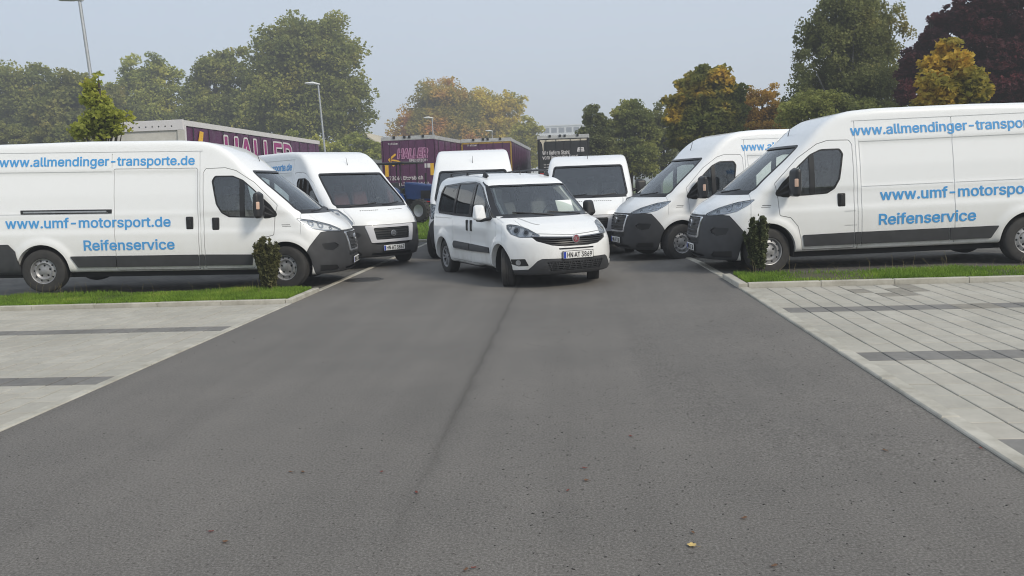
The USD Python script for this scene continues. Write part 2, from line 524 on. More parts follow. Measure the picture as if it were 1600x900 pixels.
def wheel_meshes(R, W, rimR, style):
    """tyre, rim (a mesh list) about the axle y, outside at +y"""
    w = W / 2
    tyre = lathe([(rimR * 0.97, -w * 0.9), (rimR * 1.04, -w), (R * 0.93, -w * 1.0), (R * 0.985, -w * 0.86), (R, -w * 0.6), (R, -w * 0.22), (R - 0.008, -w * 0.2), (R - 0.008, -w * 0.15),
                  (R, -w * 0.13), (R, w * 0.13), (R - 0.008, w * 0.15), (R - 0.008, w * 0.2), (R, w * 0.22), (R, w * 0.6), (R * 0.985, w * 0.86), (R * 0.93, w), (R * 0.80, w * 1.04), (rimR * 1.04, w), (rimR * 0.97, w * 0.85)], 48)
    back = lathe([(0.0, -w * 0.5), (rimR * 0.98, -w * 0.5), (rimR * 0.98, -w * 0.3), (0.0, -w * 0.3)], 32)
    if style == 'steel':
        rim = solid(lathe([(0.0, 0.62 * w), (0.055, 0.62 * w), (0.085, 0.50 * w), (rimR * 0.52, 0.50 * w), (rimR * 0.64, 0.72 * w), (rimR * 0.80, 0.62 * w), (rimR * 0.9, 0.55 * w), (rimR * 0.93, 0.86 * w), (rimR * 0.985, 0.92 * w), (rimR * 0.985, 0.1 * w), (rimR * 0.9, 0.1 * w), (rimR * 0.8, 0.25 * w), (rimR * 0.6, 0.35 * w), (0.0, 0.35 * w)], 40))
        cut = []
        for k in range(10):
            a = k * math.pi / 5
            cut.append(prism(Point(rimR * 0.78 * math.cos(a), rimR * 0.78 * math.sin(a)).buffer(0.017, 4), 'y', -0.1, 0.3))
        for k in range(5):
            a = k * 2 * math.pi / 5 + 0.3
            cut.append(prism(Point(rimR * 0.42 * math.cos(a), rimR * 0.42 * math.sin(a)).buffer(0.019, 4), 'y', -0.1, 0.3))
        rim = rim - m3.Manifold.batch_boolean(cut, m3.OpType.Add)
    else:
        disc = solid(lathe([(0.0, 0.80 * w), (0.03, 0.80 * w), (0.05, 0.70 * w), (rimR * 0.5, 0.72 * w), (rimR * 0.88, 0.82 * w), (rimR * 0.985, 0.90 * w), (rimR * 0.985, 0.1 * w), (rimR * 0.9, 0.1 * w), (rimR * 0.88, 0.6 * w), (rimR * 0.5, 0.5 * w), (0.0, 0.4 * w)], 40))
        cut = []
        for k in range(5):
            for da, wd in ((0.0, 0.14), (0.63, 0.30)):
                a = k * 2 * math.pi / 5 + da
                r1, r2 = rimR * (0.40 if wd < 0.2 else 0.30), rimR * 0.86
                q = [(r * math.cos(a + s * wd * (0.6 if r == r1 else 1.0)), r * math.sin(a + s * wd * (0.6 if r == r1 else 1.0))) for r, s in ((r1, -1), (r2, -1), (r2, 1), (r1, 1))]
                cut.append(prism(rp(q, 0.006), 'y', -0.1, 0.3))
        rim = disc - m3.Manifold.batch_boolean(cut, m3.OpType.Add)
    return tyre, rim, back


def arch_liner(ax, s, zc, r, y0, y1):
    m = prism(Point(ax, zc).buffer(r, 16), 'y', y0, y1) - prism(Point(ax, zc).buffer(r - 0.01, 16), 'y', y0 + 0.01, y1 + 0.1) - prism(sbox(ax - 1, zc - 1, ax + 1, zc - 0.12), 'y', y0 - 0.1, y1 + 0.1)
    return m if s > 0 else mir(m)


WHEELS = {}


def put_wheel(parent, x, y, R, W, rimR, style, steer=0.0, camber=0.0):
    if (R, style) not in WHEELS:
        t, r, b = wheel_meshes(R, W, rimR, style)
        WHEELS[(R, style)] = [meshkit.arrays(t, 40), meshkit.arrays(r, 35), meshkit.arrays(b, False)]
    t, r, b = WHEELS[(R, style)]
    m = pose(x, y, R - 0.012, steer + (0 if y > 0 else math.pi))
    w = thing('wheel', None, None, m, parent=parent)
    obj('tyre', t, 'rubber', w)
    obj('rim', r, 'silver', w)
    obj('brake_disc', b, 'under', w)
    return w


# ------------------------------------------------------------------ the large panel vans
VAN_W_Z = [0.0, 0.30, 0.45, 0.62, 0.80, 1.00, 1.25, 1.60, 2.00, 2.25, 2.40, 2.60]
VAN_W_Y = [0.955, 0.965, 0.99, 1.01, 1.02, 1.022, 1.012, 0.985, 0.925, 0.885, 0.865, 0.845]
NOSE = [(-0.50, 2.03), (0.0, 1.655), (0.50, 1.265), (0.58, 1.215), (0.78, 1.10), (0.90, 0.985), (0.955, 0.86), (0.985, 0.70), (1.0, 0.50), (0.99, 0.34), (0.93, 0.22), (0.62, 0.20), (0.40, 0.31)]
REAR = [(-4.95, 0.31), (-5.02, 0.42), (-5.05, 1.2), (-5.03, 2.05)]
HIGH = [(-4.98, 2.36), (-4.85, 2.46), (-3.2, 2.50), (-1.75, 2.50), (-1.36, 2.475), (-1.12, 2.42), (-0.90, 2.315), (-0.70, 2.19)]
LOW = [(-4.98, 2.10), (-4.85, 2.19), (-3.2, 2.235), (-1.45, 2.235), (-1.05, 2.205), (-0.80, 2.15), (-0.62, 2.09)]


def van_field(profile):
    S = Profile(profile)

    def field(X, Y, Z):
        ay = np.abs(Y)
        bow = 0.30 * np.clip(ay / 0.95, 0, 1.2) ** 2.5
        nose = 0.14 * np.clip(ay / 0.95, 0, 1.2) ** 4 * sstep(X, 0.0, 0.5)
        xs = X + bow * sstep(X, -1.35, -0.25) + nose
        d1 = S(xs, Z)
        W = np.interp(Z, VAN_W_Z, VAN_W_Y)
        W = W - 0.035 * sstep(X, 0.1, 0.9)
        W = W - 0.018 * sstep(Z, 1.27, 1.30) * (1 - sstep(Z, 1.96, 2.0)) * sstep(-X, 1.42, 1.46) * sstep(X, -4.85, -4.80)
        W = W - 0.016 * sstep(Z, 0.97, 1.01) * (1 - sstep(Z, 1.24, 1.29)) * sstep(-X, -0.6, 0.0)
        for ax in (0.0, -4.035):
            r = np.hypot(X - ax, Z - 0.36)
            W = W + 0.028 * (1 - sstep(r, 0.47, 0.56)) * (1 - sstep(Z, 0.9, 1.0))
        d2 = ay - W
        d = smax(d1, d2, 0.10)
        # pillar-side crease of the raised roof over the cab
        return d
    return field


def photo_side(zx, zy):
    """zoomed-photo pixel on the near van's flank -> (x, z)"""
    return (300 + zx / 3.6 - 446) / 95.6, (449 - 220 - zy / 3.6) / 95.6


SIDE_WINDOW = [photo_side(*p) for p in [(111, 200), (128, 171), (232, 171), (290, 196), (352, 250), (402, 300), (446, 342), (497, 412), (330, 414), (205, 409), (165, 385), (135, 335)]]
DOOR = [(-1.345, 0.345), (-1.345, 1.95), (-1.30, 2.02), (-0.98, 2.03), (-0.80, 1.98), (-0.50, 1.78), (-0.12, 1.40), (-0.165, 1.22), (-0.19, 0.9), (-0.36, 0.86), (-0.47, 0.72), (-0.52, 0.5), (-0.54, 0.345)]
SLIDE = [(-2.82, 0.345), (-2.82, 2.03), (-1.44, 2.03), (-1.44, 0.345)]
WSCREEN = rp([(-0.875, 1.33), (-0.85, 1.30), (0.85, 1.30), (0.875, 1.33), (0.775, 1.965), (-0.775, 1.965)], 0.05)
LAMP_NEW = rp([(0.68, 1.175), (0.40, 1.135), (0.10, 1.05), (-0.13, 0.955), (-0.10, 0.92), (0.28, 0.945), (0.46, 0.985), (0.60, 1.075)], 0.012)
LAMP_OLD = rp([(0.72, 1.25), (0.50, 1.22), (0.30, 1.08), (0.16, 0.93), (0.20, 0.885), (0.50, 0.90), (0.66, 1.02)], 0.02)
BUMPER_NEW = [(0.33, 0.58), (0.39, 0.70), (0.56, 0.93), (0.66, 0.945), (1.4, 0.94), (1.4, 0.0), (0.47, 0.0), (0.47, 0.2), (0.42, 0.42)]
BUMPER_OLD = [(0.22, 0.60), (0.34, 0.74), (0.56, 0.885), (1.4, 0.885), (1.4, 0.0), (0.43, 0.0), (0.43, 0.2), (0.39, 0.42)]

SCOOP = rp([(0.37, 0.735), (0.10, 0.745), (0.02, 0.70), (0.05, 0.655), (0.16, 0.61), (0.32, 0.635)], 0.015)
FOG = rp([(0.40, 0.375), (0.08, 0.36), (0.02, 0.30), (0.05, 0.265), (0.38, 0.265)], 0.015)
VANS = {}


def van_parts(model, high):
    """the meshes of a panel van; model 'new' or 'old' front"""
    key = (model, high)
    if key in VANS:
        return VANS[key]
    for hi in (True, high):
        if hi not in VANS:
            VANS[hi] = Body(van_field(NOSE + REAR + (HIGH if hi else LOW)), (-5.25, -1.2, 0.05), (1.2, 1.2, 2.72 if hi else 2.45), 0.03)
    B, BH = VANS[high], VANS[True]
    if 'sub' not in VANS:
        VANS['sub'] = BH.part(-0.1, 1.2, 1.45), BH.part(-1.75, 1.2, 2.2), BH.part(-5.25, -0.4, 1.1), BH.part(-3.0, -1.2, 2.2)
    FR, CB, SD, MID = VANS['sub']
    P = {'B': B}
    full = B.m(0.0)
    cab = B.m(-0.055) ^ m3.Manifold.cube((3.0, 3.0, 2.0)).translate((-1.33, -1.5, 0.82))
    shell = full - cab
    win = prism(rp(SIDE_WINDOW, 0.05), 'y', 0.55, 1.3)
    ws = prism(WSCREEN, 'x', -0.95, 1.3)
    cuts = [win, mir(win), ws]
    wells = []
    for ax in (0.0, -4.035):
        c = prism(Point(ax, 0.36).buffer(0.43, 16), 'y', 0.60, 1.3)
        wells += [c, mir(c)]
    shell = shell - m3.Manifold.batch_boolean(cuts + wells, m3.OpType.Add)
    # grooves: roof gutter, cargo panel, hood edge, rear door
    gr = []
    for s in (1, -1):
        lo, hi = (0.7, 1.2) if s > 0 else (-1.2, -0.7)
        lines = [[(-4.95, 2.31 if high else 2.08), (-1.36, 2.31 if high else 2.08)], [(-1.40, 0.33), (-1.40, 2.0), (-1.40, 2.30 if high else 2.05)]]
        if s > 0:
            lines += [[(-4.80, 1.985), (-1.46, 1.985)], [(-4.80, 1.29), (-1.46, 1.29)], [(-1.46, 0.36), (-1.46, 2.0)], [(-2.9, 0.36), (-2.9, 2.3)],
                      [(-1.19, 0.92), (-1.36, 0.92)], [(-1.19, 0.70), (-1.38, 0.70)]]
        else:
            lines += [[(-4.80, 1.985), (-2.86, 1.985)], [(-4.80, 1.29), (-2.86, 1.29)], [(-2.85, 2.28), (-2.85, 2.05)]]
        for l in lines:
            gr.append(line_prism(l, 0.013, 'y', lo, hi))
        gr.append(line_prism([(0.30 if model == 'old' else 0.26, 0.9), (0.24, 1.30)], 0.008, 'y', lo, hi))
    gr.append(line_prism([(-0.78, 1.4), (-0.78, 1.15), (-0.74, 0.95)], 0.008, 'x', 0.35, 1.3))
    gr.append(line_prism([(0.78, 1.4), (0.78, 1.15), (0.74, 0.95)], 0.008, 'x', 0.35, 1.3))
    shell = shell - (m3.Manifold.batch_boolean(gr, m3.OpType.Add) - B.m(-0.014))
    # front bumper
    bp = BUMPER_NEW if model == 'new' else BUMPER_OLD
    bcut = prism(Polygon(bp), 'y', -1.3, 1.3)
    bumper = shell ^ prism(Polygon(bp).buffer(-0.003), 'y', -1.3, 1.3)
    shell = shell - bcut
    scoop = prism(SCOOP, 'd', 0.4, 1.6, 38)
    low = prism(FOG, 'd', 0.4, 1.6, 38)
    mid = prism(rp([(-0.42, 0.535), (0.42, 0.535), (0.40, 0.47), (-0.40, 0.47)], 0.012), 'x', 0.4, 1.4)
    lowmid = prism(rp([(-0.5, 0.31), (0.5, 0.31), (0.46, 0.26), (-0.46, 0.26)], 0.012), 'x', 0.4, 1.4)
    dent = m3.Manifold.batch_boolean([scoop, mir(scoop), low, mir(low), mid, lowmid], m3.OpType.Add) - FR.m(-0.04)
    bumper = bumper - dent
    P['scoop'] = FR.slab(-0.02, -0.04) ^ (prism(SCOOP.buffer(-0.001), 'd', 0.4, 1.6, 38) + prism(FOG.buffer(-0.001), 'd', 0.4, 1.6, 38)) ^ m3.Manifold.cube((3, 3, 3)).translate((-0.05, 0.05, 0.1))
    # grille
    if model == 'new':
        gp = [(-0.43, 0.905), (0.43, 0.905), (0.36, 0.60), (-0.36, 0.60)]
        ring = [(-0.47, 0.915), (0.47, 0.915), (0.39, 0.565), (-0.39, 0.565)]
    else:
        gp = [(-0.44, 0.825), (0.44, 0.825), (0.40, 0.58), (-0.40, 0.58)]
        ring = [(-0.60, 0.878), (0.60, 0.878), (0.50, 0.52), (-0.50, 0.52)]
    hole = prism(rp(gp, 0.03), 'x', 0.5, 1.4)
    rg = prism(rp(ring, 0.03), 'x', 0.5, 1.4)
    bumper = bumper - (rg - FR.m(-0.04))
    P['grille_frame'] = FR.slab(0.014, -0.04) ^ (prism(rp(ring, 0.03).buffer(-0.002), 'x', 0.5, 1.4) - hole)
    P['grille'] = (FR.slab(-0.02, -0.04) ^ prism(rp(gp, 0.03).buffer(-0.001), 'x', 0.5, 1.4))
    n = 5
    z0, z1 = gp[2][1], gp[0][1]
    P['slats'] = [FR.slab(0.008, -0.012) ^ prism(sbox(-0.5, z0 + (z1 - z0) * (k + 0.32) / n, 0.5, z0 + (z1 - z0) * (k + 0.62) / n), 'x', 0.5, 1.4) ^ prism(rp(gp, 0.03).buffer(-0.003), 'x', 0.5, 1.4) for k in range(n)]
    lz = 0.80 if model == 'new' else 0.70
    nx = float(FR.nose(0.0, lz)[0])
    P['emblem'] = (nx, lz)
    # headlights: a dark bowl, the reflector and a clear lens
    lp = LAMP_NEW if model == 'new' else LAMP_OLD
    ang = 38
    cutl = prism(lp, 'd', 0.2, 1.6, ang)
    side = m3.Manifold.cube((3, 3, 3)).translate((0.05, 0.12, 0.2))
    cutl = cutl ^ side
    pocket = (cutl + mir(cutl)) - FR.m(-0.05)
    shell = shell - pocket
    bumper = bumper - pocket
    lin = prism(lp.buffer(-0.004), 'd', 0.2, 1.6, ang) ^ side
    P['lamp_lens'] = FR.slab(0.001, -0.006) ^ lin
    P['lamp_bowl'] = FR.slab(-0.03, -0.05) ^ lin
    cx = []
    for (uu, zz, rr) in (((0.30, 1.045, 0.052), (0.46, 1.08, 0.048), (0.12, 0.985, 0.03)) if model == 'new' else ((0.52, 1.10, 0.062), (0.42, 0.985, 0.058), (0.62, 1.17, 0.035))):
        cx.append(FR.slab(-0.012, -0.03) ^ (prism(Point(uu, zz).buffer(rr, 8), 'd', 0.2, 1.6, ang) - prism(Point(uu, zz).buffer(rr * 0.55, 8), 'd', 0.2, 1.6, ang)) ^ side)
    bar = lp.buffer(-0.012) - lp.buffer(-0.024)
    cx.append(FR.slab(-0.012, -0.03) ^ prism(bar, 'd', 0.2, 1.6, ang) ^ side)
    P['lamp_inner'] = m3.Manifold.batch_boolean(cx, m3.OpType.Add)
    # doors, sliding door
    dr = {}
    for s, nm in ((1, 'left'), (-1, 'right')):
        lo, hi = (0.5, 1.3) if s > 0 else (-1.3, -0.5)
        dp = rp(DOOR, 0.03)
        dr[nm] = shell ^ prism(dp.buffer(-0.004), 'y', lo, hi)
        shell = shell - prism(dp.buffer(0.005), 'y', lo, hi)
    sp = rp(SLIDE, 0.03)
    sl = MID.slab(0.0, -0.03) ^ prism(sp.buffer(-0.004), 'y', -1.3, -0.7)
    shell = shell - (prism(sp.buffer(0.005), 'y', -1.3, -0.7) - MID.m(-0.03))
    hoodp = rp([(0.14, -0.765), (0.14, 0.765), (1.3, 0.72), (1.3, -0.72)], 0.02)
    hz = 0.95 if model == 'new' else 0.89
    hb = m3.Manifold.cube((2, 3, 1.295 - hz)).translate((0.15, -1.5, hz))
    P['hood'] = shell ^ prism(hoodp, 'z', 0.5, 1.5) ^ hb
    shell = shell - (prism(hoodp.buffer(0.004), 'z', 0.5, 1.5) ^ hb)
    P['body'], P['bumper'] = shell, bumper
    P['door'] = dr
    P['slide'] = sl
    # black surrounds
    P['screen_band'] = CB.slab(0.003, -0.03) ^ (prism(WSCREEN.buffer(0.022).union(sbox(-0.86, 1.245, 0.86, 1.31)), 'x', -0.95, 1.3) - prism(WSCREEN.buffer(-0.012), 'x', -0.95, 1.3)) ^ m3.Manifold.cube((3, 3, 3)).translate((-0.9, -1.5, 0))
    wp = rp(SIDE_WINDOW, 0.05)
    div = sbox(-0.745, 1.0, -0.665, 2.1)
    tri = Polygon([(-0.36, 1.0), (-0.36, 1.55), (0.3, 1.0)])
    fr = (wp - wp.buffer(-0.02)).union(div.intersection(wp)).union(tri.intersection(wp))
    P['win_frame'] = CB.slab(0.003, -0.03) ^ prism(fr, 'y', 0.5, 1.3)
    P['side_glass'] = CB.slab(-0.012, -0.018) ^ prism(wp.buffer(-0.004), 'y', 0.5, 1.3)
    P['screen_glass'] = CB.slab(-0.012, -0.018) ^ prism(WSCREEN.buffer(-0.004), 'x', -0.95, 1.3)
    # trim inside the cab
    lin_ = (CB.m(-0.06) ^ m3.Manifold.cube((3.0, 3.0, 2.0)).translate((-1.325, -1.5, 0.825))) - (CB.m(-0.085) ^ m3.Manifold.cube((3.0, 3.0, 2.0)).translate((-1.30, -1.5, 0.85)))
    if not high:
        lin_ = lin_ ^ m3.Manifold.cube((4, 4, 2.02)).translate((-2, -2, 0))
    P['lining'] = lin_ - m3.Manifold.batch_boolean(cuts, m3.OpType.Add)
    # mouldings
    mz0, mz1 = 0.40, 0.59
    ml = {}
    for s in (1, -1):
        lo, hi = (0.7, 1.3) if s > 0 else (-1.3, -0.7)
        pieces = [rp([(-0.57, 0.40), (-0.545, 0.58), (-1.34, 0.59), (-1.34, 0.40)], 0.008), rp([(-1.355, 0.40), (-1.355, 0.59), (-1.44, 0.59), (-1.44, 0.40)], 0.006), rp([(-1.455, 0.40), (-1.455, 0.59), (-2.81, 0.59), (-2.81, 0.40)], 0.006), rp([(-2.825, 0.40), (-2.825, 0.59), (-3.57, 0.59), (-3.46, 0.40)], 0.008)]
        ml[s] = [SD.slab(0.022, -0.01) ^ prism(p, 'y', lo, hi) for p in pieces]
    P['moulding'] = ml
    rbp = rp([(-5.3, 0.25), (-5.3, 0.80), (-4.58, 0.80), (-4.47, 0.68), (-4.40, 0.40), (-4.42, 0.25)], 0.02)
    P['rear_bumper'] = SD.slab(0.022, -0.01) ^ prism(rbp, 'y', -1.3, 1.3)
    VANS[key] = P
    return P


def conv(P, k, only_outer=False):
    """shaded arrays of a part, cached"""
    ck = ('arr', k)
    if ck not in P:
        P[ck] = P['B'].shaded(P[k], only_outer)
    return P[ck]


MIRROR = None


def mirror_meshes():
    """big two-arm van mirror on the left side, at its own origin on the door"""
    head = hull((0.0, 0.14, 0.02, 0.05), (0.0, 0.30, 0.02, 0.05), (0.03, 0.14, 0.02, 0.05), (0.03, 0.28, 0.02, 0.05), (-0.01, 0.14, 0.36, 0.05), (-0.01, 0.28, 0.34, 0.05), (0.03, 0.15, 0.34, 0.045), (0.06, 0.2, 0.12, 0.04))
    foot = hull((0.05, -0.02, -0.02, 0.035), (0.30, -0.03, -0.03, 0.02), (0.02, 0.02, 0.17, 0.03)) + hull((0.03, 0.0, 0.03, 0.04), (0.02, 0.16, 0.04, 0.045)) + hull((0.03, 0.0, 0.15, 0.035), (0.02, 0.16, 0.2, 0.04))
    ind = hull((0.045, 0.335, 0.13, 0.012), (0.045, 0.335, 0.23, 0.012), (0.015, 0.345, 0.13, 0.012), (0.015, 0.345, 0.23, 0.012))
    gl = trimesh.creation.box([0.004, 0.17, 0.26]); gl.apply_translation([-0.062, 0.215, 0.19])
    return head, foot, ind, gl


def emblem_parts(parent, x, z, r, red, tilt=0.0, name='emblem'):
    T = trimesh.transformations.rotation_matrix(tilt, [0, 1, 0])
    T[:3, 3] = x, 0, z
    d = lathe([(0, 0), (0, 0.012), (r * 0.82, 0.012), (r * 0.86, 0.017), (r, 0.015), (r, 0.0)], 32, 'z')
    d.apply_transform(trimesh.transformations.rotation_matrix(np.pi / 2, [0, 1, 0]))
    e = obj(name, d, 'chrome', parent, 35, matrix=T)
    f = lathe([(0, 0.0), (0, 0.016), (r * 0.8, 0.014), (r * 0.8, 0.0)], 24, 'z')
    f.apply_transform(trimesh.transformations.rotation_matrix(np.pi / 2, [0, 1, 0]))
    obj('badge_disc', f, 'red_badge' if red else 'dark_plastic', e, 35)
    obj('badge_letters', front_text('FIAT', r * 0.85, r * 1.35, 0.0155, 0, 0), 'chrome', e)
    return e


def plate_parts(parent, x, z, text, w=0.52, tilt=0.0):
    pl = obj('number_plate', cat(rbox(x, x + 0.012, -w / 2, w / 2, z - 0.055, z + 0.055, 0.005, 4)), 'plate_white', parent)
    obj('plate_frame', cat(tbox(x - 0.006, x + 0.004, -w / 2 - 0.01, w / 2 + 0.01, z - 0.068, z + 0.064)), 'black_plastic', parent)
    obj('country_band', tbox(x + 0.008, x + 0.0135, -w / 2 + 0.004, -w / 2 + 0.045, z - 0.05, z + 0.05), 'plate_blue', pl)
    obj('plate_letters', front_text(text, 0.075, w - 0.085, x + 0.0125, 0.022, z), 'plate_black', pl)
    seal = lathe([(0, 0), (0, 0.002), (0.014, 0.002), (0.014, 0)], 12, 'z')
    seal.apply_transform(trimesh.transformations.rotation_matrix(np.pi / 2, [0, 1, 0]))
    seal.apply_translation([x + 0.0125, -0.065, z - 0.012])
    obj('registration_seal', seal, 'steel', pl)
    return pl


def wiper(parent, B, pts, name='wiper', r=0.011):
    """an arm and blade lying on the screen; pts are (y, z) on the front"""
    q = []
    for y, z in pts:
        q.append([float(B.nose(y, z)[0]) + 0.02, y, z])
    return obj(name, tube(q, r, 6), 'black_plastic', parent, 40)


def build_van(name, label, m, model, high, plate, steer=0.0, flank=None, group=None, seatmat='seat', mirrors=(1, -1)):
    global MIRROR
    P = van_parts(model, high)
    B = P['B']
    t = thing(name, label, 'van', m, group)
    obj('body', conv(P, 'body'), 'paint', t)
    obj('hood', conv(P, 'hood'), 'paint', t)
    obj('front_bumper', conv(P, 'bumper'), 'dark_plastic', t)
    obj('rear_bumper', conv(P, 'rear_bumper'), 'dark_plastic', t)
    g = obj('grille', conv(P, 'grille'), 'black_plastic', t)
    for i in range(len(P['slats'])):
        ck = ('slat', i)
        if ck not in P:
            P[ck] = B.shaded(P['slats'][i])
        obj('slat', P[ck], 'dark_plastic' if model == 'new' else 'black_plastic', g)
    obj('grille_frame', conv(P, 'grille_frame'), 'chrome' if model == 'new' else 'paint_grey', t)
    ex, ez = P['emblem']
    emblem_parts(t, ex + 0.008, ez, 0.062, False)
    plate_parts(t, float(B.nose(0.0, 0.41)[0]) + 0.006, 0.405, plate)
    for s in (1, -1):
        def sd(man, outer=False, s=s):
            return B.shaded(man if s > 0 else mir(man), outer)
        for k in ('lamp_lens', 'lamp_bowl', 'lamp_inner', 'win_frame', 'side_glass', 'scoop'):
            if (k, s) not in P:
                P[(k, s)] = sd(P[k], k in ('lamp_lens', 'side_glass'))
        h = obj('headlight', P[('lamp_bowl', s)], 'lamp_bowl', t)
        obj('reflector', P[('lamp_inner', s)], 'chrome', h)
        obj('lamp_cover', P[('lamp_lens', s)], 'lens', h)
        obj('bumper_recess', P[('scoop', s)], 'black_plastic', t)
        nm = 'left' if s > 0 else 'right'
        if ('door', s) not in P:
            P[('door', s)] = B.shaded(P['door'][nm])
        d = obj('front_door', P[('door', s)], 'paint', t)
        obj('window_frame', P[('win_frame', s)], 'black_plastic', d)
        obj('window_pane', P[('side_glass', s)], 'glass', d)

        def handle(x, z, parent):
            y = float(B.half_width(x, z)[0])
            hd = rbox(x - 0.06, x + 0.06, y - 0.02, y + 0.016, z - 0.105, z + 0.105, 0.015) + rbox(x - 0.018, x + 0.028, y, y + 0.035, z - 0.085, z + 0.085, 0.012)
            obj('handle', hd if s > 0 else mir(hd), 'black_plastic', parent, 40)
        handle(-1.15, 1.10, d)
        if s < 0:
            if ('slide',) not in P:
                P[('slide',)] = B.shaded(P['slide'])
            sdp = obj('sliding_door', P[('slide',)], 'paint', t)
            handle(-1.58, 1.12, sdp)
            y = float(B.half_width(-3.5, 1.33)[0])
            rl = rbox(-4.36, -2.86, y - 0.01, y + 0.008, 1.295, 1.365, 0.006) - m3.Manifold.cube((1.40, 0.06, 0.03)).translate((-4.32, y + 0.002, 1.315))
            obj('sliding_rail', mir(rl), 'black_plastic', t)
            obj('rail_channel', mir(rbox(-4.33, -2.95, y - 0.01, y + 0.004, 1.315, 1.345, 0.003)), 'steel', t)
        for i, q in enumerate(P['moulding'][s]):
            if ('mould', s, i) not in P:
                P[('mould', s, i)] = B.shaded(q)
            obj('side_moulding', P[('mould', s, i)], 'dark_plastic', t)
        if MIRROR is None:
            MIRROR = [meshkit.arrays(cat(x), 40) for x in mirror_meshes()]
        y = float(B.half_width(-0.33, 1.28)[0])
        def mv(a, s=s, y=y):
            v, f, n = a
            v = np.array(v) * [1, s, 1] + [-0.38, s * (y - 0.01), 1.22]
            return v, (f if s > 0 else f[:, ::-1]), np.array(n) * [1, s, 1]
        if s in mirrors:
            mi = obj('mirror', mv(MIRROR[0]), 'black_plastic', t)
            obj('mirror_arm', mv(MIRROR[1]), 'black_plastic', mi)
            obj('indicator', mv(MIRROR[2]), 'amber', mi)
            obj('mirror_glass', mv(MIRROR[3]), 'chrome', mi)
        if model == 'new':
            y = float(B.half_width(0.0, 1.05)[0])
            bd = cat(rbox(-0.06, 0.08, y - 0.004, y + 0.004, 1.063, 1.072, 0.0025, 4), rbox(-0.05, 0.10, y - 0.004, y + 0.004, 1.035, 1.043, 0.0025, 4))
            if s < 0:
                bd.apply_transform(np.diag([1, -1, 1, 1])); bd.invert() if bd.volume < 0 else None
            obj('fender_badge', bd, 'dark_plastic', t)
        if flank:
            for text, cap, w, x0, z0 in flank:
                xs = x0 + 0.16 if s > 0 else x0 - w
                ck = ('text', text, s, x0, z0)
                if ck not in P:
                    tm = flank_text(B, text, cap, w, xs, z0, s)
                    P[ck] = meshkit.arrays(tm)
                obj('lettering', P[ck], 'blue_film', t)
    if model == 'old':
        for s in (-1, 1):
            for k in range(9):
                y = s * (0.14 + 0.045 * k)
                x = float(B.nose(y, 1.175)[0])
                obj('hood_vent', cat(rbox(x - 0.012, x + 0.004, y - 0.016, y + 0.016, 1.165, 1.185, 0.004, 4)), 'dark_plastic', t)
    w = obj('windshield', conv(P, 'screen_glass', True), 'glass', t)
    obj('windshield_surround', conv(P, 'screen_band'), 'black_plastic', t)
    wiper(w, B, [(0.10, 1.285), (0.32, 1.30), (0.62, 1.33)])
    wiper(w, B, [(-0.62, 1.285), (-0.35, 1.30), (-0.02, 1.33)])
    obj('cab_lining', conv(P, 'lining'), 'trim', t)
    # seats, dashboard, steering wheel
    for y0 in (0.30, -0.18, -0.60):
        bk = hull((-0.95, y0 + 0.06, 1.0, 0.07), (-0.95, y0 + 0.36, 1.0, 0.07), (-1.10, y0 + 0.08, 1.52, 0.06), (-1.10, y0 + 0.34, 1.52, 0.06)) + hull((-0.95, y0 + 0.05, 0.95, 0.07), (-0.95, y0 + 0.37, 0.95, 0.07), (-0.5, y0 + 0.06, 1.0, 0.07), (-0.5, y0 + 0.36, 1.0, 0.07)) + hull((-1.13, y0 + 0.13, 1.68, 0.05), (-1.13, y0 + 0.29, 1.68, 0.05), (-1.12, y0 + 0.15, 1.6, 0.05), (-1.12, y0 + 0.27, 1.6, 0.05))
        obj('seat', bk, seatmat, t, 45)
    dash = hull((-0.12, -0.80, 1.14, 0.06), (-0.12, 0.80, 1.14, 0.06), (0.22, -0.72, 1.20, 0.03), (0.22, 0.72, 1.20, 0.03), (-0.10, 0.75, 0.86, 0.03), (-0.10, -0.75, 0.86, 0.03), (0.3, 0.6, 0.9, 0.03), (0.3, -0.6, 0.9, 0.03))
    obj('dashboard', dash, 'trim', t, 40)
    th = np.linspace(0, 2 * np.pi, 25)
    ring = np.stack([-0.30 + 0.13 * np.sin(th), 0.48 + 0.2 * np.cos(th), 1.27 + 0.15 * np.sin(th)], 1)
    obj('steering_wheel', cat(tube(ring, 0.016, 6), tube([(-0.30, 0.30, 1.27), (-0.30, 0.66, 1.27)], 0.02, 6), tube([(-0.30, 0.48, 1.27), (-0.1, 0.48, 1.15)], 0.03, 6)), 'black_plastic', t, 40)
    # antenna, roof light, underbody, wheels
    xa, zt = (-0.66, 2.155) if high else (-0.80, 2.15)
    obj('antenna', tube([(xa, 0.0, zt - 0.02), (xa - 0.005, 0, zt + 0.02), (xa - 0.05, 0, zt + 0.17)], 0.010, 6, 0.004), 'black_plastic', t)
    for ax in (0.0, -4.035):
        for s in (1, -1):
            obj('wheel_arch_liner', arch_liner(ax, s, 0.36, 0.425, 0.62, 0.94), 'under', t)
    obj('underbody', cat(tbox(-4.9, -0.45, -0.78, 0.78, 0.22, 0.40), tbox(-0.45, 0.45, -0.58, 0.58, 0.20, 0.5), tube([(-4.035, -0.85, 0.34), (-4.035, 0.85, 0.34)], 0.05), tube([(0, -0.8, 0.34), (0, 0.8, 0.34)], 0.04)), 'under', t)
    for ax, st in ((0.0, steer), (-4.035, 0.0)):
        for s in (1, -1):
            put_wheel(t, ax, s * 0.905, 0.36, 0.225, 0.215, 'steel', st)
    return t


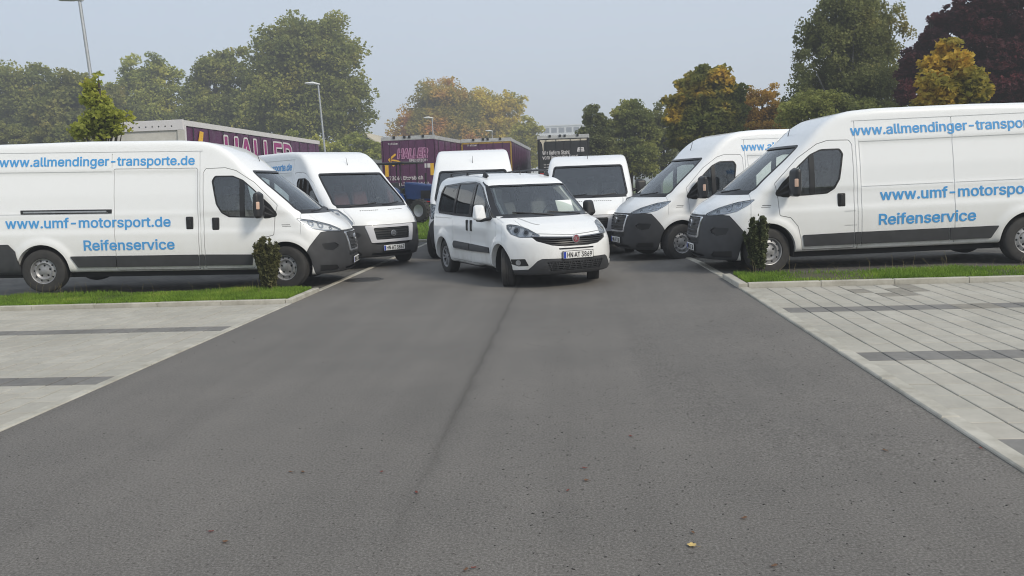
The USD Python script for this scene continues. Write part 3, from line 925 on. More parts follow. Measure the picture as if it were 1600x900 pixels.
MT['paint_grey'] = mat('grille_surround_grey', (0.50, 0.50, 0.52), 0.35, coat=0.4)
BLUE_TEXT = [('www.allmendinger-transporte.de', 0.145, 3.22, -1.49, 2.09), ('www.umf-motorsport.de', 0.158, 2.72, -1.90, 1.07), ('Reifenservice', 0.162, 1.50, -1.86, 0.69)]
MT['lamp_bowl'] = mat('lamp_bowl_grey', (0.74, 0.745, 0.75), 0.45, 0.0)

# ------------------------------------------------------------------ the small van in the middle
def build_small_van(m):
    prof = [(-0.80, 1.655), (-0.45, 1.42), (0.02, 1.115), (0.10, 1.085), (0.42, 1.005), (0.66, 0.905), (0.80, 0.82), (0.875, 0.735), (0.90, 0.62), (0.915, 0.48), (0.91, 0.34), (0.86, 0.225), (0.55, 0.19), (0.36, 0.26),
            (-3.25, 0.28), (-3.44, 0.34), (-3.49, 0.50), (-3.50, 0.85), (-3.48, 1.15), (-3.42, 1.70), (-3.36, 1.785), (-3.15, 1.825), (-2.3, 1.85), (-1.7, 1.84), (-1.3, 1.80), (-1.0, 1.735)]
    S = Profile(prof)
    wz = [0.0, 0.22, 0.34, 0.50, 0.70, 0.90, 1.08, 1.30, 1.60, 1.75, 1.9]
    wy = [0.84, 0.85, 0.885, 0.905, 0.915, 0.912, 0.893, 0.852, 0.77, 0.715, 0.66]

    def field(X, Y, Z):
        ay = np.abs(Y)
        bow = 0.30 * np.clip(ay / 0.85, 0, 1.2) ** 2.6
        nose = 0.16 * np.clip(ay / 0.85, 0, 1.2) ** 4 * sstep(X, 0.0, 0.4)
        xs = X + bow * sstep(X, -1.5, -0.5) + nose - 0.16 * np.clip(ay / 0.85, 0, 1.2) ** 3 * sstep(-X, 2.9, 3.3) * 0.8
        zz = Z + 0.03 * np.clip(ay / 0.7, 0, 1.2) ** 2 * sstep(-X, 0.9, 1.3)
        d1 = S(xs, zz)
        W = np.interp(Z, wz, wy) - 0.03 * sstep(X, 0.1, 0.8)
        W = W - 0.022 * sstep(Z, 0.56, 0.66) * (1 - sstep(Z, 0.74, 0.92)) * sstep(-X, 0.4, 0.75) * (1 - sstep(-X, 2.1, 2.5))
        for ax in (0.0, -2.755):
            r = np.hypot(X - ax, (Z - 0.33))
            W = W + 0.03 * (1 - sstep(r, 0.40, 0.52)) * (1 - sstep(Z, 0.85, 1.0))
        return smax(d1, ay - W, 0.085)

    B = Body(field, (-3.7, -1.1, 0.05), (1.1, 1.1, 2.0), 0.025)
    full = B.m(0.0)
    FR = B.part(-0.2, 1.1, 1.15)
    CB = B.part(-1.6, 0.6, 2.0)
    SDB = B.part(-2.4, -0.3, 0.8)
    inner = B.m(-0.05) ^ m3.Manifold.cube((4.0, 3.0, 2.0)).translate((-3.30, -1.5, 0.72))
    shell = full - inner
    screen = rp([(-0.285, 1.14), (-0.62, 1.37), (-0.885, 1.595), (-0.91, 1.615), (1.3, 1.615), (1.3, 1.14)], 0.02)
    band = rp([(-0.30, 1.075), (-0.66, 1.345), (-0.98, 1.605), (-1.2, 1.68), (-1.40, 1.70), (-2.30, 1.69), (-2.97, 1.655), (-3.08, 1.52), (-3.08, 1.20), (-3.0, 1.13), (-2.1, 1.10)], 0.03)
    panes = {'front': rp([(-0.74, 1.10), (-0.74, 1.37), (-1.04, 1.60), (-1.18, 1.645), (-1.29, 1.66), (-1.31, 1.11)], 0.025), 'quarter': rp([(-0.45, 1.105), (-0.70, 1.11), (-0.70, 1.325)], 0.012),
             'slide': rp([(-1.43, 1.125), (-1.41, 1.675), (-2.16, 1.665), (-2.16, 1.14)], 0.025), 'rear': rp([(-2.24, 1.15), (-2.24, 1.66), (-2.94, 1.63), (-3.03, 1.50), (-3.04, 1.22), (-2.97, 1.165)], 0.03)}
    holes = [prism(screen, 'y', -1.2, 1.2)]
    for p in panes.values():
        h = prism(p, 'y', 0.4, 1.2)
        holes += [h, mir(h)]
    for ax in (0.0, -2.755):
        c = prism(Point(ax, 0.325).buffer(0.37, 16), 'y', 0.52, 1.2)
        holes += [c, mir(c)]
    shell = shell - m3.Manifold.batch_boolean(holes, m3.OpType.Add)
    gr = []
    for lo, hi in ((0.4, 1.2), (-1.2, -0.4)):
        for l in ([(-3.45, 1.42), (-3.46, 0.6)], [(0.13, 0.66), (0.02, 1.02), (-0.25, 1.09)], [(0.42, 0.98), (-0.02, 1.085)]):
            gr.append(line_prism(l, 0.008, 'y', lo, hi))
        gr.append(line_prism([(-2.28, 1.05), (-3.2, 1.05)], 0.010, 'y', lo, hi))
    gr.append(line_prism([(-0.70, 1.2), (-0.665, 0.98), (-0.60, 0.86), (0.0, 0.825), (0.60, 0.86), (0.665, 0.98), (0.70, 1.2)], 0.008, 'x', 0.05, 1.2))
    shell = shell - (m3.Manifold.batch_boolean(gr, m3.OpType.Add) - B.m(-0.03))
    cut = lambda p, a, lo, hi, dep, ang=0: (prism(p, a, lo, hi, ang)) ^ (B.m(0.03) - B.m(-dep))
    # front openings
    grille = rp([(-0.66, 0.83), (-0.40, 0.805), (0, 0.80), (0.40, 0.805), (0.66, 0.83), (0.60, 0.745), (0.40, 0.675), (0.2, 0.655), (-0.2, 0.655), (-0.40, 0.675), (-0.60, 0.745)], 0.012)
    slit = rp([(-0.31, 0.632), (0.31, 0.632), (0.30, 0.607), (-0.30, 0.607)], 0.006)
    intake = rp([(-0.50, 0.43), (0.50, 0.43), (0.43, 0.285), (-0.43, 0.285)], 0.02)
    lower = rp([(-0.56, 0.475), (0.56, 0.475), (0.62, 0.44), (0.72, 0.31), (0.95, 0.285), (0.95, 0.15), (-0.95, 0.15), (-0.95, 0.285), (-0.72, 0.31), (-0.62, 0.44)], 0.015)
    lower_cut = prism(lower, 'x', 0.3, 1.3)
    bumper = (full - inner) ^ prism(lower.buffer(-0.002), 'x', 0.36, 1.3)
    wheel_cut = m3.Manifold.batch_boolean(holes[-4:], m3.OpType.Add)
    bumper = bumper - wheel_cut - cut(intake, 'x', 0.4, 1.3, 0.05)
    shell = shell - (lower_cut ^ m3.Manifold.cube((3, 3, 3)).translate((0.36, -1.5, 0)))
    shell = shell - cut(grille, 'x', 0.3, 1.3, 0.05) - cut(slit, 'x', 0.3, 1.3, 0.04)
    lampp = rp([(0.62, 0.995), (0.56, 1.005), (0.42, 0.985), (0.24, 0.93), (0.05, 0.845), (0.02, 0.82), (0.16, 0.80), (0.36, 0.80), (0.52, 0.85), (0.60, 0.93)], 0.012)
    sidebox = m3.Manifold.cube((3, 3, 3)).translate((0.02, 0.10, 0.1))
    lc = (prism(lampp, 'd', 0.2, 1.5, 36) ^ sidebox)
    lc2 = lc + mir(lc)
    shell = shell - (lc2 - FR.m(-0.05))
    fogp = rp([(0.36, 0.475), (0.60, 0.465), (0.585, 0.385), (0.47, 0.355), (0.30, 0.365)], 0.012)
    fc = prism(fogp, 'd', 0.2, 1.5, 30) ^ sidebox
    fc2 = fc + mir(fc)
    shell = shell - (fc2 - FR.m(-0.045))
    # doors
    fdoor = rp([(-0.245, 0.30), (-0.20, 0.55), (-0.17, 0.85), (-0.20, 1.02), (-0.38, 1.095), (-0.66, 1.325), (-1.0, 1.61), (-1.2, 1.69), (-1.35, 1.715), (-1.365, 0.30)], 0.02)
    sdoor = rp([(-1.375, 0.30), (-1.375, 1.715), (-2.20, 1.70), (-2.20, 0.92), (-2.27, 0.76), (-2.30, 0.30)], 0.02)
    t = thing('small_van', 'small white passenger van with black roof rails in the middle of the road', 'van', m)
    dmesh = []
    for p in (fdoor, sdoor):
        for s in (1, -1):
            lo, hi = (0.4, 1.2) if s > 0 else (-1.2, -0.4)
            dmesh.append((p is fdoor, s, shell ^ prism(p.buffer(-0.003), 'y', lo, hi)))
    for p in (fdoor, sdoor):
        for lo, hi in ((0.4, 1.2), (-1.2, -0.4)):
            shell = shell - prism(p.buffer(0.003), 'y', lo, hi)
    obj('body', B.shaded(shell), 'paint', t)
    obj('front_bumper', B.shaded(bumper), 'dark_plastic', t)
    for is_front, s, dm in dmesh:
        d = obj('front_door' if is_front else 'sliding_door', B.shaded(dm), 'paint', t)
        hx = -1.27 if is_front else -1.465
        y = float(B.half_width(hx, 0.94)[0])
        hd = rbox(hx - 0.028, hx + 0.028, y - 0.02, y + 0.022, 0.85, 1.04, 0.013)
        obj('handle', hd if s > 0 else mir(hd), 'black_plastic', d, 40)
        dp = fdoor if is_front else sdoor
        fr = band.intersection(dp.buffer(-0.004)).difference(unary_union(list(panes.values())).buffer(-0.002))
        fm = B.slab(0.003, -0.03) ^ prism(fr, 'y', 0.4, 1.2)
        obj('window_frame', B.shaded(fm if s > 0 else mir(fm)), 'black_gloss', d)
        for k in (('front', 'quarter') if is_front else ('slide',)):
            gm_ = B.slab(-0.008, -0.014) ^ prism(panes[k].buffer(-0.002), 'y', 0.4, 1.2)
            obj('window_pane', B.shaded(gm_ if s > 0 else mir(gm_), True), 'glass' if is_front else 'tinted', d)
        q = rp([(-0.47, 0.515), (-0.50, 0.605), (-1.35, 0.625), (-1.35, 0.50)], 0.012) if is_front else rp([(-1.39, 0.50), (-1.39, 0.625), (-2.17, 0.64), (-2.20, 0.575), (-2.16, 0.51)], 0.014)
        q = SDB.slab(0.024, -0.01) ^ prism(q, 'y', 0.4, 1.2)
        obj('side_moulding', B.shaded(q if s > 0 else mir(q)), 'dark_plastic', d)
    for s in (1, -1):
        fl = (lambda a: a) if s > 0 else mir
        rest = band.difference(fdoor.buffer(0.004)).difference(sdoor.buffer(0.004)).difference(panes['rear'].buffer(-0.002))
        obj('pillar_trim', B.shaded(fl(B.slab(0.003, -0.03) ^ prism(rest, 'y', 0.4, 1.2))), 'black_gloss', t)
        obj('rear_side_window', B.shaded(fl(B.slab(-0.008, -0.014) ^ prism(panes['rear'].buffer(-0.002), 'y', 0.4, 1.2)), True), 'tinted', t)
        h = obj('headlight', B.shaded(fl(FR.slab(-0.03, -0.05) ^ prism(lampp.buffer(-0.003), 'd', 0.2, 1.5, 36) ^ sidebox)), 'lamp_bowl', t)
        rings = []
        for uu, zz, rr in ((0.44, 0.905, 0.062), (0.27, 0.875, 0.052), (0.55, 0.955, 0.03), (0.14, 0.838, 0.028)):
            rings.append(FR.slab(-0.012, -0.03) ^ (prism(Point(uu, zz).buffer(rr, 8), 'd', 0.2, 1.5, 36) - prism(Point(uu, zz).buffer(rr * 0.62, 8), 'd', 0.2, 1.5, 36)) ^ sidebox)
        rings.append(FR.slab(-0.012, -0.03) ^ prism(lampp.buffer(-0.01) - lampp.buffer(-0.02), 'd', 0.2, 1.5, 36) ^ sidebox)
        obj('reflector', B.shaded(fl(m3.Manifold.batch_boolean(rings, m3.OpType.Add))), 'chrome', h)
        inner_ = FR.slab(-0.022, -0.03) ^ m3.Manifold.batch_boolean([prism(Point(uu, zz).buffer(rr, 8), 'd', 0.2, 1.5, 36) for uu, zz, rr in ((0.44, 0.905, 0.036), (0.27, 0.875, 0.03))], m3.OpType.Add) ^ sidebox
        obj('bulb_shroud', B.shaded(fl(inner_)), 'black_plastic', h)
        obj('lamp_cover', B.shaded(fl(FR.slab(0.001, -0.006) ^ prism(lampp.buffer(-0.003), 'd', 0.2, 1.5, 36) ^ sidebox), True), 'lens', h)
        fg = obj('fog_light_recess', B.shaded(fl(FR.slab(-0.028, -0.042) ^ prism(fogp.buffer(-0.002), 'd', 0.2, 1.5, 30) ^ sidebox)), 'black_plastic', t)
        obj('fog_light', B.shaded(fl(FR.slab(-0.004, -0.03) ^ prism(Point(0.475, 0.412).buffer(0.042, 10), 'd', 0.2, 1.5, 30) ^ sidebox)), 'silver', fg)
        # roof rail with three feet
        xs = np.linspace(-1.32, -3.0, 9)
        zc = 1.825
        rail = [[x, s * 0.60, zc + 0.055 - 0.012 * abs((x + 2.2) / 0.9) ** 3] for x in xs]
        rail = [[-1.20, s * 0.585, 1.79]] + rail + [[-3.14, s * 0.585, 1.77]]
        r = obj('roof_rail', tube(rail, 0.018, 8), 'dark_plastic', t, 50)
        for x in (-1.30, -2.15, -3.0):
            obj('rail_foot', hull((x - 0.07, s * 0.60, 1.78, 0.02), (x + 0.07, s * 0.60, 1.77, 0.02), (x - 0.02, s * 0.60, 1.845, 0.018), (x + 0.02, s * 0.60, 1.845, 0.018)), 'black_plastic', r, 40)
        y = float(B.half_width(-0.52, 1.12)[0])
        hd = hull((-0.56, y + 0.09, 1.10, 0.045), (-0.56, y + 0.22, 1.11, 0.045), (-0.50, y + 0.10, 1.10, 0.05), (-0.50, y + 0.20, 1.11, 0.05), (-0.56, y + 0.10, 1.27, 0.045), (-0.56, y + 0.20, 1.27, 0.045), (-0.51, y + 0.12, 1.26, 0.04))
        mi = obj('mirror', fl(hd), 'paint' if s < 0 else 'black_plastic', t, 40)
        obj('mirror_foot', fl(hull((-0.5, y - 0.02, 1.08, 0.03), (-0.38, y - 0.03, 1.09, 0.02), (-0.52, y + 0.12, 1.06, 0.03), (-0.52, y + 0.2, 1.065, 0.025))), 'black_plastic', mi, 40)
        obj('mirror_glass', fl(rbox(-0.609, -0.60, y + 0.07, y + 0.23, 1.09, 1.28, 0.004, 4)), 'chrome', mi)
    gb = obj('grille', B.shaded(FR.slab(-0.03, -0.048) ^ prism(grille.buffer(-0.001), 'x', 0.3, 1.3)), 'black_plastic', t)
    for k in range(4):
        z = 0.69 + 0.03 * k
        obj('slat', B.shaded(FR.slab(-0.006, -0.03) ^ prism(sbox(-0.7, z - 0.006, 0.7, z + 0.006).intersection(grille.buffer(-0.004)), 'x', 0.3, 1.3)), 'black_plastic', gb)
    top = grille.intersection(sbox(-0.7, 0.775, 0.7, 0.9)).buffer(-0.004)
    obj('grille_bar', B.shaded(FR.slab(0.010, -0.02) ^ prism(rp([(-0.64, 0.826), (0, 0.798), (0.64, 0.826), (0.63, 0.812), (0, 0.782), (-0.63, 0.812)], 0.002), 'x', 0.3, 1.3)), 'dark_chrome', gb)
    obj('air_slit', B.shaded(FR.slab(-0.02, -0.038) ^ prism(slit.buffer(-0.001), 'x', 0.3, 1.3)), 'black_plastic', t)
    ib = obj('lower_intake', B.shaded(FR.slab(-0.03, -0.048) ^ prism(intake.buffer(-0.001), 'x', 0.3, 1.3)), 'under', t)
    mesh = [sbox(-0.6, z - 0.005, 0.6, z + 0.005) for z in np.arange(0.30, 0.43, 0.03)] + [shapely.LineString([(y, 0.28), (y + 0.06 * (1 if k % 2 else -1), 0.44)]).buffer(0.004) for k, y in enumerate(np.arange(-0.5, 0.52, 0.05))]
    obj('intake_mesh', B.shaded(FR.slab(-0.01, -0.03) ^ prism(unary_union(mesh).intersection(intake.buffer(-0.004)), 'x', 0.3, 1.3)), 'dark_plastic', ib)
    emblem_parts(t, float(B.nose(0, 0.765)[0]) + 0.012, 0.765, 0.066, True)
    plate_parts(t, float(B.nose(0, 0.53)[0]) + 0.012, 0.522, 'HN AT 3869')
    sb = prism(screen.buffer(0.016).union(sbox(-0.2, 1.095, 1.2, 1.16)), 'y', -1.2, 1.2) - prism(screen.buffer(-0.010), 'y', -1.2, 1.2)
    apil = prism(rp([(-0.265, 1.10), (-0.61, 1.385), (-0.90, 1.63), (-1.1, 1.70), (-1.1, 1.685), (-0.93, 1.615), (-0.655, 1.36), (-0.34, 1.10)], 0.003), 'y', 0.5, 1.2)
    apil = apil + mir(apil)
    obj('windshield_surround', B.shaded(CB.slab(0.003, -0.02) ^ (sb + apil) ^ m3.Manifold.cube((3, 3, 3)).translate((-1.1, -1.5, 0))), 'black_gloss', t)
    w = obj('windshield', B.shaded(CB.slab(-0.006, -0.012) ^ prism(screen.buffer(-0.003), 'y', -1.2, 1.2), True), 'glass', t)
    wiper(w, B, [(0.05, 1.115), (-0.25, 1.15), (-0.60, 1.18)], r=0.010)
    wiper(w, B, [(0.60, 1.115), (0.35, 1.14), (-0.02, 1.175)], r=0.010)
    lin = (B.m(-0.054) ^ m3.Manifold.cube((4.0, 3.0, 2.0)).translate((-3.297, -1.5, 0.723))) - (B.m(-0.075) ^ m3.Manifold.cube((4.0, 3.0, 2.0)).translate((-3.28, -1.5, 0.75)))
    tg = rbox(-3.6, -3.2, -0.60, 0.60, 1.15, 1.62, 0.03)
    obj('cabin_lining', B.shaded(lin - m3.Manifold.batch_boolean(holes, m3.OpType.Add)), 'trim', t)
    for x0, ys in ((-0.95, (0.36, -0.36)), (-1.75, (0.42, 0.0, -0.42))):
        for y0 in ys:
            bk = hull((x0, y0 - 0.18, 0.82, 0.07), (x0, y0 + 0.18, 0.82, 0.07), (x0 - 0.14, y0 - 0.15, 1.27, 0.06), (x0 - 0.14, y0 + 0.15, 1.27, 0.06)) + hull((x0, y0 - 0.18, 0.76, 0.07), (x0, y0 + 0.18, 0.76, 0.07), (x0 + 0.42, y0 - 0.18, 0.80, 0.07), (x0 + 0.42, y0 + 0.18, 0.80, 0.07)) + hull((x0 - 0.17, y0 - 0.09, 1.43, 0.05), (x0 - 0.17, y0 + 0.09, 1.43, 0.05), (x0 - 0.16, y0 - 0.07, 1.34, 0.05), (x0 - 0.16, y0 + 0.07, 1.34, 0.05))
            obj('seat', bk, 'seat', t, 45)
    obj('dashboard', hull((-0.45, -0.70, 1.0, 0.06), (-0.45, 0.70, 1.0, 0.06), (-0.12, -0.55, 1.05, 0.03), (-0.12, 0.55, 1.05, 0.03), (-0.4, 0.66, 0.76, 0.03), (-0.4, -0.66, 0.76, 0.03)), 'trim', t, 40)
    th = np.linspace(0, 2 * np.pi, 25)
    ring = np.stack([-0.62 + 0.07 * np.sin(th), 0.36 + 0.18 * np.cos(th), 1.12 + 0.16 * np.sin(th)], 1)
    obj('steering_wheel', cat(tube(ring, 0.015, 6), tube([(-0.62, 0.2, 1.12), (-0.62, 0.52, 1.12)], 0.02, 6), tube([(-0.62, 0.36, 1.12), (-0.42, 0.36, 1.05)], 0.03, 6)), 'black_plastic', t, 40)
    # sheets of paper behind the screen on the passenger's left
    pp = trimesh.creation.box([0.004, 0.30, 0.22]); pp.apply_transform(pose(-0.30, 0.43, 1.245, 0, 0.55))
    obj('paper_sheet', pp, 'paper', t)
    obj('rear_view_mirror', rbox(-0.86, -0.84, -0.12, 0.12, 1.57, 1.64, 0.01), 'black_plastic', t, 40)
    obj('antenna', tube([(-1.12, 0.0, 1.80), (-1.13, 0, 1.835), (-1.21, 0, 1.95)], 0.010, 6, 0.004), 'black_plastic', t)
    for ax in (0.0, -2.755):
        for s in (1, -1):
            obj('wheel_arch_liner', arch_liner(ax, s, 0.325, 0.365, 0.535, 0.85), 'under', t)
    obj('underbody', cat(tbox(-3.2, -0.40, -0.62, 0.62, 0.18, 0.32), tbox(-0.40, 0.42, -0.50, 0.50, 0.17, 0.4), tube([(-2.755, -0.72, 0.3), (-2.755, 0.72, 0.3)], 0.05), tube([(0, -0.7, 0.3), (0, 0.7, 0.3)], 0.04)), 'under', t)
    for ax, st in ((0.0, math.radians(-29)), (-2.755, 0.0)):
        for s in (1, -1):
            put_wheel(t, ax, s * 0.775, 0.318, 0.20, 0.205, 'alloy', st)
    return t


MT['black_gloss'] = mat('gloss_black_trim', (0.012, 0.012, 0.013), 0.18)
MT['dark_chrome'] = mat('dark_chrome', (0.22, 0.22, 0.23), 0.2, 0.8)

# ------------------------------------------------------------------ the vans in the picture
van_a = build_van('panel_van', 'long white panel van with blue lettering, left beside the road, nose pointing right', m=pose(-4.887, 14.596, 0.022, math.radians(5.3), -0.022), model='new', high=True, plate='HN AT 38', steer=math.radians(-13), flank=BLUE_TEXT)
van_b = build_van('panel_van', 'long white panel van with blue lettering, nearest one right of the road, nose pointing left', m=pose(2.994, 14.199, 0.10, math.radians(183.5), -0.012), model='new', high=True, plate='HN AT 38', steer=math.radians(14), flank=BLUE_TEXT)
van_c = copy_of(van_b, 'panel_van', 'white panel van half hidden behind the nearest right-hand van, grey bumper showing', 'van', pose(1.864, 17.34, 0.035, math.radians(195.3), -0.004))
van_d = build_van('panel_van', 'white high-roof van with silver grille surround, second from the left', m=pose(-4.392, 17.64, 0.014, math.radians(-43.5)), model='old', high=True, plate='HN AT 3867', steer=math.radians(-14), flank=BLUE_TEXT[:1], seatmat='seat_red', mirrors=())
van_e = copy_of(van_d, 'panel_van', 'white high-roof van directly behind the small passenger van, its lower half hidden', 'van', pose(-2.235, 19.131, 0.006, math.radians(-84)))
van_f = build_van('panel_van', 'white low-roof van with wide dark windshield, behind and right of the small passenger van', m=pose(0.398, 19.09, 0.018, math.radians(-92)), model='old', high=False, plate='HN AT 38', mirrors=(1,))
build_small_van(pose(-0.345, 13.71, -0.005, math.radians(-61.8)))

# ------------------------------------------------------------------ the ground
def gz(x, y):
    """height of the ground: flat on the left, the right-hand bays rise a little, a low grass bank behind"""
    x, y = np.asarray(x, float), np.asarray(y, float)
    ry = np.interp(y, [0, 4.5, 12.2, 15.0, 17.6, 22], [0, 0.0, 0.13, 0.12, 0.03, 0.0])
    z = ry * sstep(x, 0.3, 2.4)
    bank = np.interp(y, [24.6, 26.5, 31.0, 34.0, 36.5], [0, 0.06, 0.40, 0.40, 0.0])
    return z + bank * 1.0


def xr(y):
    """road's right edge"""
    return 2.39 - 0.021 * (np.clip(y, 4.5, 13.5) - 4.5)


XL, YL, YR = -4.13, 11.86, 11.42      # left road edge; front of the left and right grass strips
Y_END = 24.6


def sheet(fx0, fx1, y0, y1, dz, nx=12, step=0.4):
    """ground sheet between two edges x = fx0(y) and fx1(y)"""
    ys = np.linspace(y0, y1, max(2, int((y1 - y0) / step) + 1))
    t = np.linspace(0, 1, nx + 1)
    a, b = np.array([fx0(y) for y in ys]), np.array([fx1(y) for y in ys])
    X = a[:, None] * (1 - t) + b[:, None] * t
    Y = np.repeat(ys[:, None], nx + 1, 1)
    Z = gz(X, Y) + dz
    V = np.stack([X, Y, Z], -1).reshape(-1, 3)
    i = np.arange(len(ys) - 1)[:, None] * (nx + 1) + np.arange(nx)[None]
    i = i.ravel()
    Fq = np.stack([i, i + 1, i + nx + 2, i + nx + 1], 1)
    return V, Fq


# asphalt: fine aggregate, patches of wear, faint tyre lanes, a dark longitudinal seam and fine cracks
MT['asphalt'] = usdkit.material(stage, '/World/Looks/asphalt', {
    'p': ('principled_bsdf', {'roughness': 0.86, 'specular_ior_level': 0.35}),
    'g': ('geometry', {}), 'xyz': ('separate_xyz', {}),
    'n1': ('noise_texture', {'scale': 75.0, 'detail': 5.0, 'roughness': 0.85}),
    'n2': ('noise_texture', {'scale': 0.55, 'detail': 6.0, 'roughness': 0.66}),
    'mp': ('mapping', {'scale': (2.4, 0.10, 1.0)}),
    'n3': ('noise_texture', {'scale': 1.0, 'detail': 4.0, 'roughness': 0.55}),
    'n4': ('noise_texture', {'scale': 30.0, 'detail': 4.0, 'roughness': 0.75}),
    'mp5': ('mapping', {'scale': (38.0, 30.0, 1.0)}),
    'n5': ('noise_texture', {'scale': 1.0, 'detail': 3.0, 'roughness': 0.6}),
    'r1': ('rgb_ramp', {'ramp': [(0.30, (0.072, 0.065, 0.058)), (0.5, (0.158, 0.149, 0.137)), (0.70, (0.33, 0.315, 0.29))]}),
    'r2': ('rgb_ramp', {'ramp': [(0.32, (0.80, 0.80, 0.80)), (0.66, (1.0, 0.99, 0.98))]}),
    'r3': ('rgb_ramp', {'ramp': [(0.32, (0.88, 0.88, 0.88)), (0.62, (1.0, 1.0, 1.0))]}),
    'r5': ('rgb_ramp', {'ramp': [(0.61, (1, 1, 1)), (0.68, (0.45, 0.43, 0.41))]}),
    'r4': ('rgb_ramp', {'ramp': [(0.66, (1, 1, 1)), (0.76, (0.95, 0.72, 0.62))]}),
    'm1': ('mix_color', {'blend_type': 'multiply', 'fac': 1.0, 'use_clamp': False}), 'm2': ('mix_color', {'blend_type': 'multiply', 'fac': 1.0}),
    'm3': ('mix_color', {'blend_type': 'multiply', 'fac': 0.85}), 'm4': ('mix_color', {'blend_type': 'multiply', 'fac': 0.8}),
    # seam along x = -0.88
    'ns': ('noise_texture', {'scale': 2.2, 'detail': 6.0, 'roughness': 0.7}),
    'ms': ('math', {'math_type': 'multiply_add', 'value2': 0.10, 'value3': 0.83}),
    'ad': ('math', {'math_type': 'add'}), 'ab': ('math', {'math_type': 'absolute'}),
    'sr': ('rgb_ramp', {'ramp': [(0.0, (0.50, 0.49, 0.48)), (0.025, (0.74, 0.74, 0.74)), (0.07, (0.92, 0.92, 0.92)), (0.2, (1, 1, 1))]}),
    'm5': ('mix_color', {'blend_type': 'multiply', 'fac': 0.85}),
    'sf': ('map_range', {'from_min': 3.2, 'from_max': 6.0, 'to_min': 0.10, 'to_max': 0.75, 'clamp': True}),
    'b': ('bump', {'strength': 0.45, 'distance': 0.006}),
}, [('g.position', 'xyz.vector'), ('g.position', 'n1.vector'), ('g.position', 'n2.vector'), ('g.position', 'mp.vector'), ('mp.vector', 'n3.vector'),
    ('g.position', 'n4.vector'), ('g.position', 'mp5.vector'), ('mp5.vector', 'n5.vector'), ('n1.fac', 'r1.fac'), ('n2.fac', 'r2.fac'), ('n3.fac', 'r3.fac'), ('n4.fac', 'r4.fac'), ('n5.fac', 'r5.fac'),
    ('r1.color', 'm1.a'), ('r2.color', 'm1.b'), ('m1.result', 'm2.a'), ('r3.color', 'm2.b'), ('m2.result', 'm3.a'), ('r5.color', 'm3.b'),
    ('m3.result', 'm4.a'), ('r4.color', 'm4.b'), ('g.position', 'ns.vector'), ('ns.fac', 'ms.value1'), ('xyz.x', 'ad.value1'), ('ms.value', 'ad.value2'),
    ('ad.value', 'ab.value1'), ('ab.value', 'sr.fac'), ('m4.result', 'm5.a'), ('sr.color', 'm5.b'), ('xyz.y', 'sf.value'), ('sf.result', 'm5.fac'), ('m5.result', 'p.base_color'),
    ('n1.fac', 'b.height'), ('b.normal', 'p.normal')], surface='p.BSDF')


def stone_mat(name, c, c2, scale=7.0):
    """concrete stone: cloudy tone in world space, fine grain, a tone of its own for every stone"""
    return usdkit.material(stage, '/World/Looks/' + name, {
        'p': ('principled_bsdf', {'roughness': 0.85, 'specular_ior_level': 0.3}), 'g': ('geometry', {}),
        'n': ('noise_texture', {'scale': scale, 'detail': 6.0, 'roughness': 0.65}), 'r': ('rgb_ramp', {'ramp': [(0.33, c2), (0.62, c)]}),
        'n2': ('noise_texture', {'scale': 0.6, 'detail': 3.0}), 'r2': ('rgb_ramp', {'ramp': [(0.35, (0.86, 0.86, 0.85)), (0.65, (1.03, 1.03, 1.03))]}),
        'n3': ('noise_texture', {'scale': 180.0, 'detail': 2.0}), 'b': ('bump', {'strength': 0.3, 'distance': 0.003}),
        'm': ('mix_color', {'blend_type': 'multiply', 'fac': 1.0})},
        [('g.position', 'n.vector'), ('g.position', 'n2.vector'), ('g.position', 'n3.vector'), ('n.fac', 'r.fac'), ('n2.fac', 'r2.fac'), ('r.color', 'm.a'), ('r2.color', 'm.b'), ('m.result', 'p.base_color'),
         ('n3.fac', 'b.height'), ('b.normal', 'p.normal')], surface='p.BSDF')


PAVE = [stone_mat('paver_concrete_%s' % n, c, tuple(0.88 * q for q in c)) for n, c in (('pale', (0.425, 0.405, 0.352)), ('warm', (0.415, 0.392, 0.340)), ('cool', (0.405, 0.387, 0.338)), ('light', (0.44, 0.42, 0.366)))]
PAVE_DARK = [stone_mat('paver_anthracite_%s' % n, c, tuple(0.8 * q for q in c)) for n, c in (('one', (0.195, 0.189, 0.178)), ('two', (0.22, 0.213, 0.20)))]
PAVE_STAIN = stone_mat('paver_stained', (0.29, 0.27, 0.23), (0.20, 0.19, 0.165))
MT['joint_dark'] = mat('joint_dark_grit', (0.10, 0.094, 0.082), 0.95, vary=0.4, scale=30)
MT['joint_light'] = mat('joint_pale_sand', (0.50, 0.485, 0.44), 0.95, vary=0.25, scale=30)
MT['kerb'] = stone_mat('kerb_concrete', (0.48, 0.46, 0.40), (0.34, 0.32, 0.27), 4.0)
MT['bay'] = usdkit.material(stage, '/World/Looks/bay_paving', {
    'p': ('principled_bsdf', {'roughness': 0.88, 'specular_ior_level': 0.3}), 'g': ('geometry', {}),
    'bk': ('brick_texture', {'color1': (0.135, 0.129, 0.119), 'color2': (0.115, 0.11, 0.102), 'mortar': (0.07, 0.067, 0.062), 'scale': 1.0, 'mortar_size': 0.012, 'brick_width': 0.32, 'row_height': 0.235}),
    'n': ('noise_texture', {'scale': 1.2, 'detail': 6.0, 'roughness': 0.65}), 'r': ('rgb_ramp', {'ramp': [(0.35, (0.62, 0.62, 0.62)), (0.65, (1.05, 1.04, 1.0))]}),
    'm': ('mix_color', {'blend_type': 'multiply', 'fac': 1.0})},
    [('g.position', 'bk.vector'), ('g.position', 'n.vector'), ('n.fac', 'r.fac'), ('bk.color', 'm.a'), ('r.color', 'm.b'), ('m.result', 'p.base_color')], surface='p.BSDF')
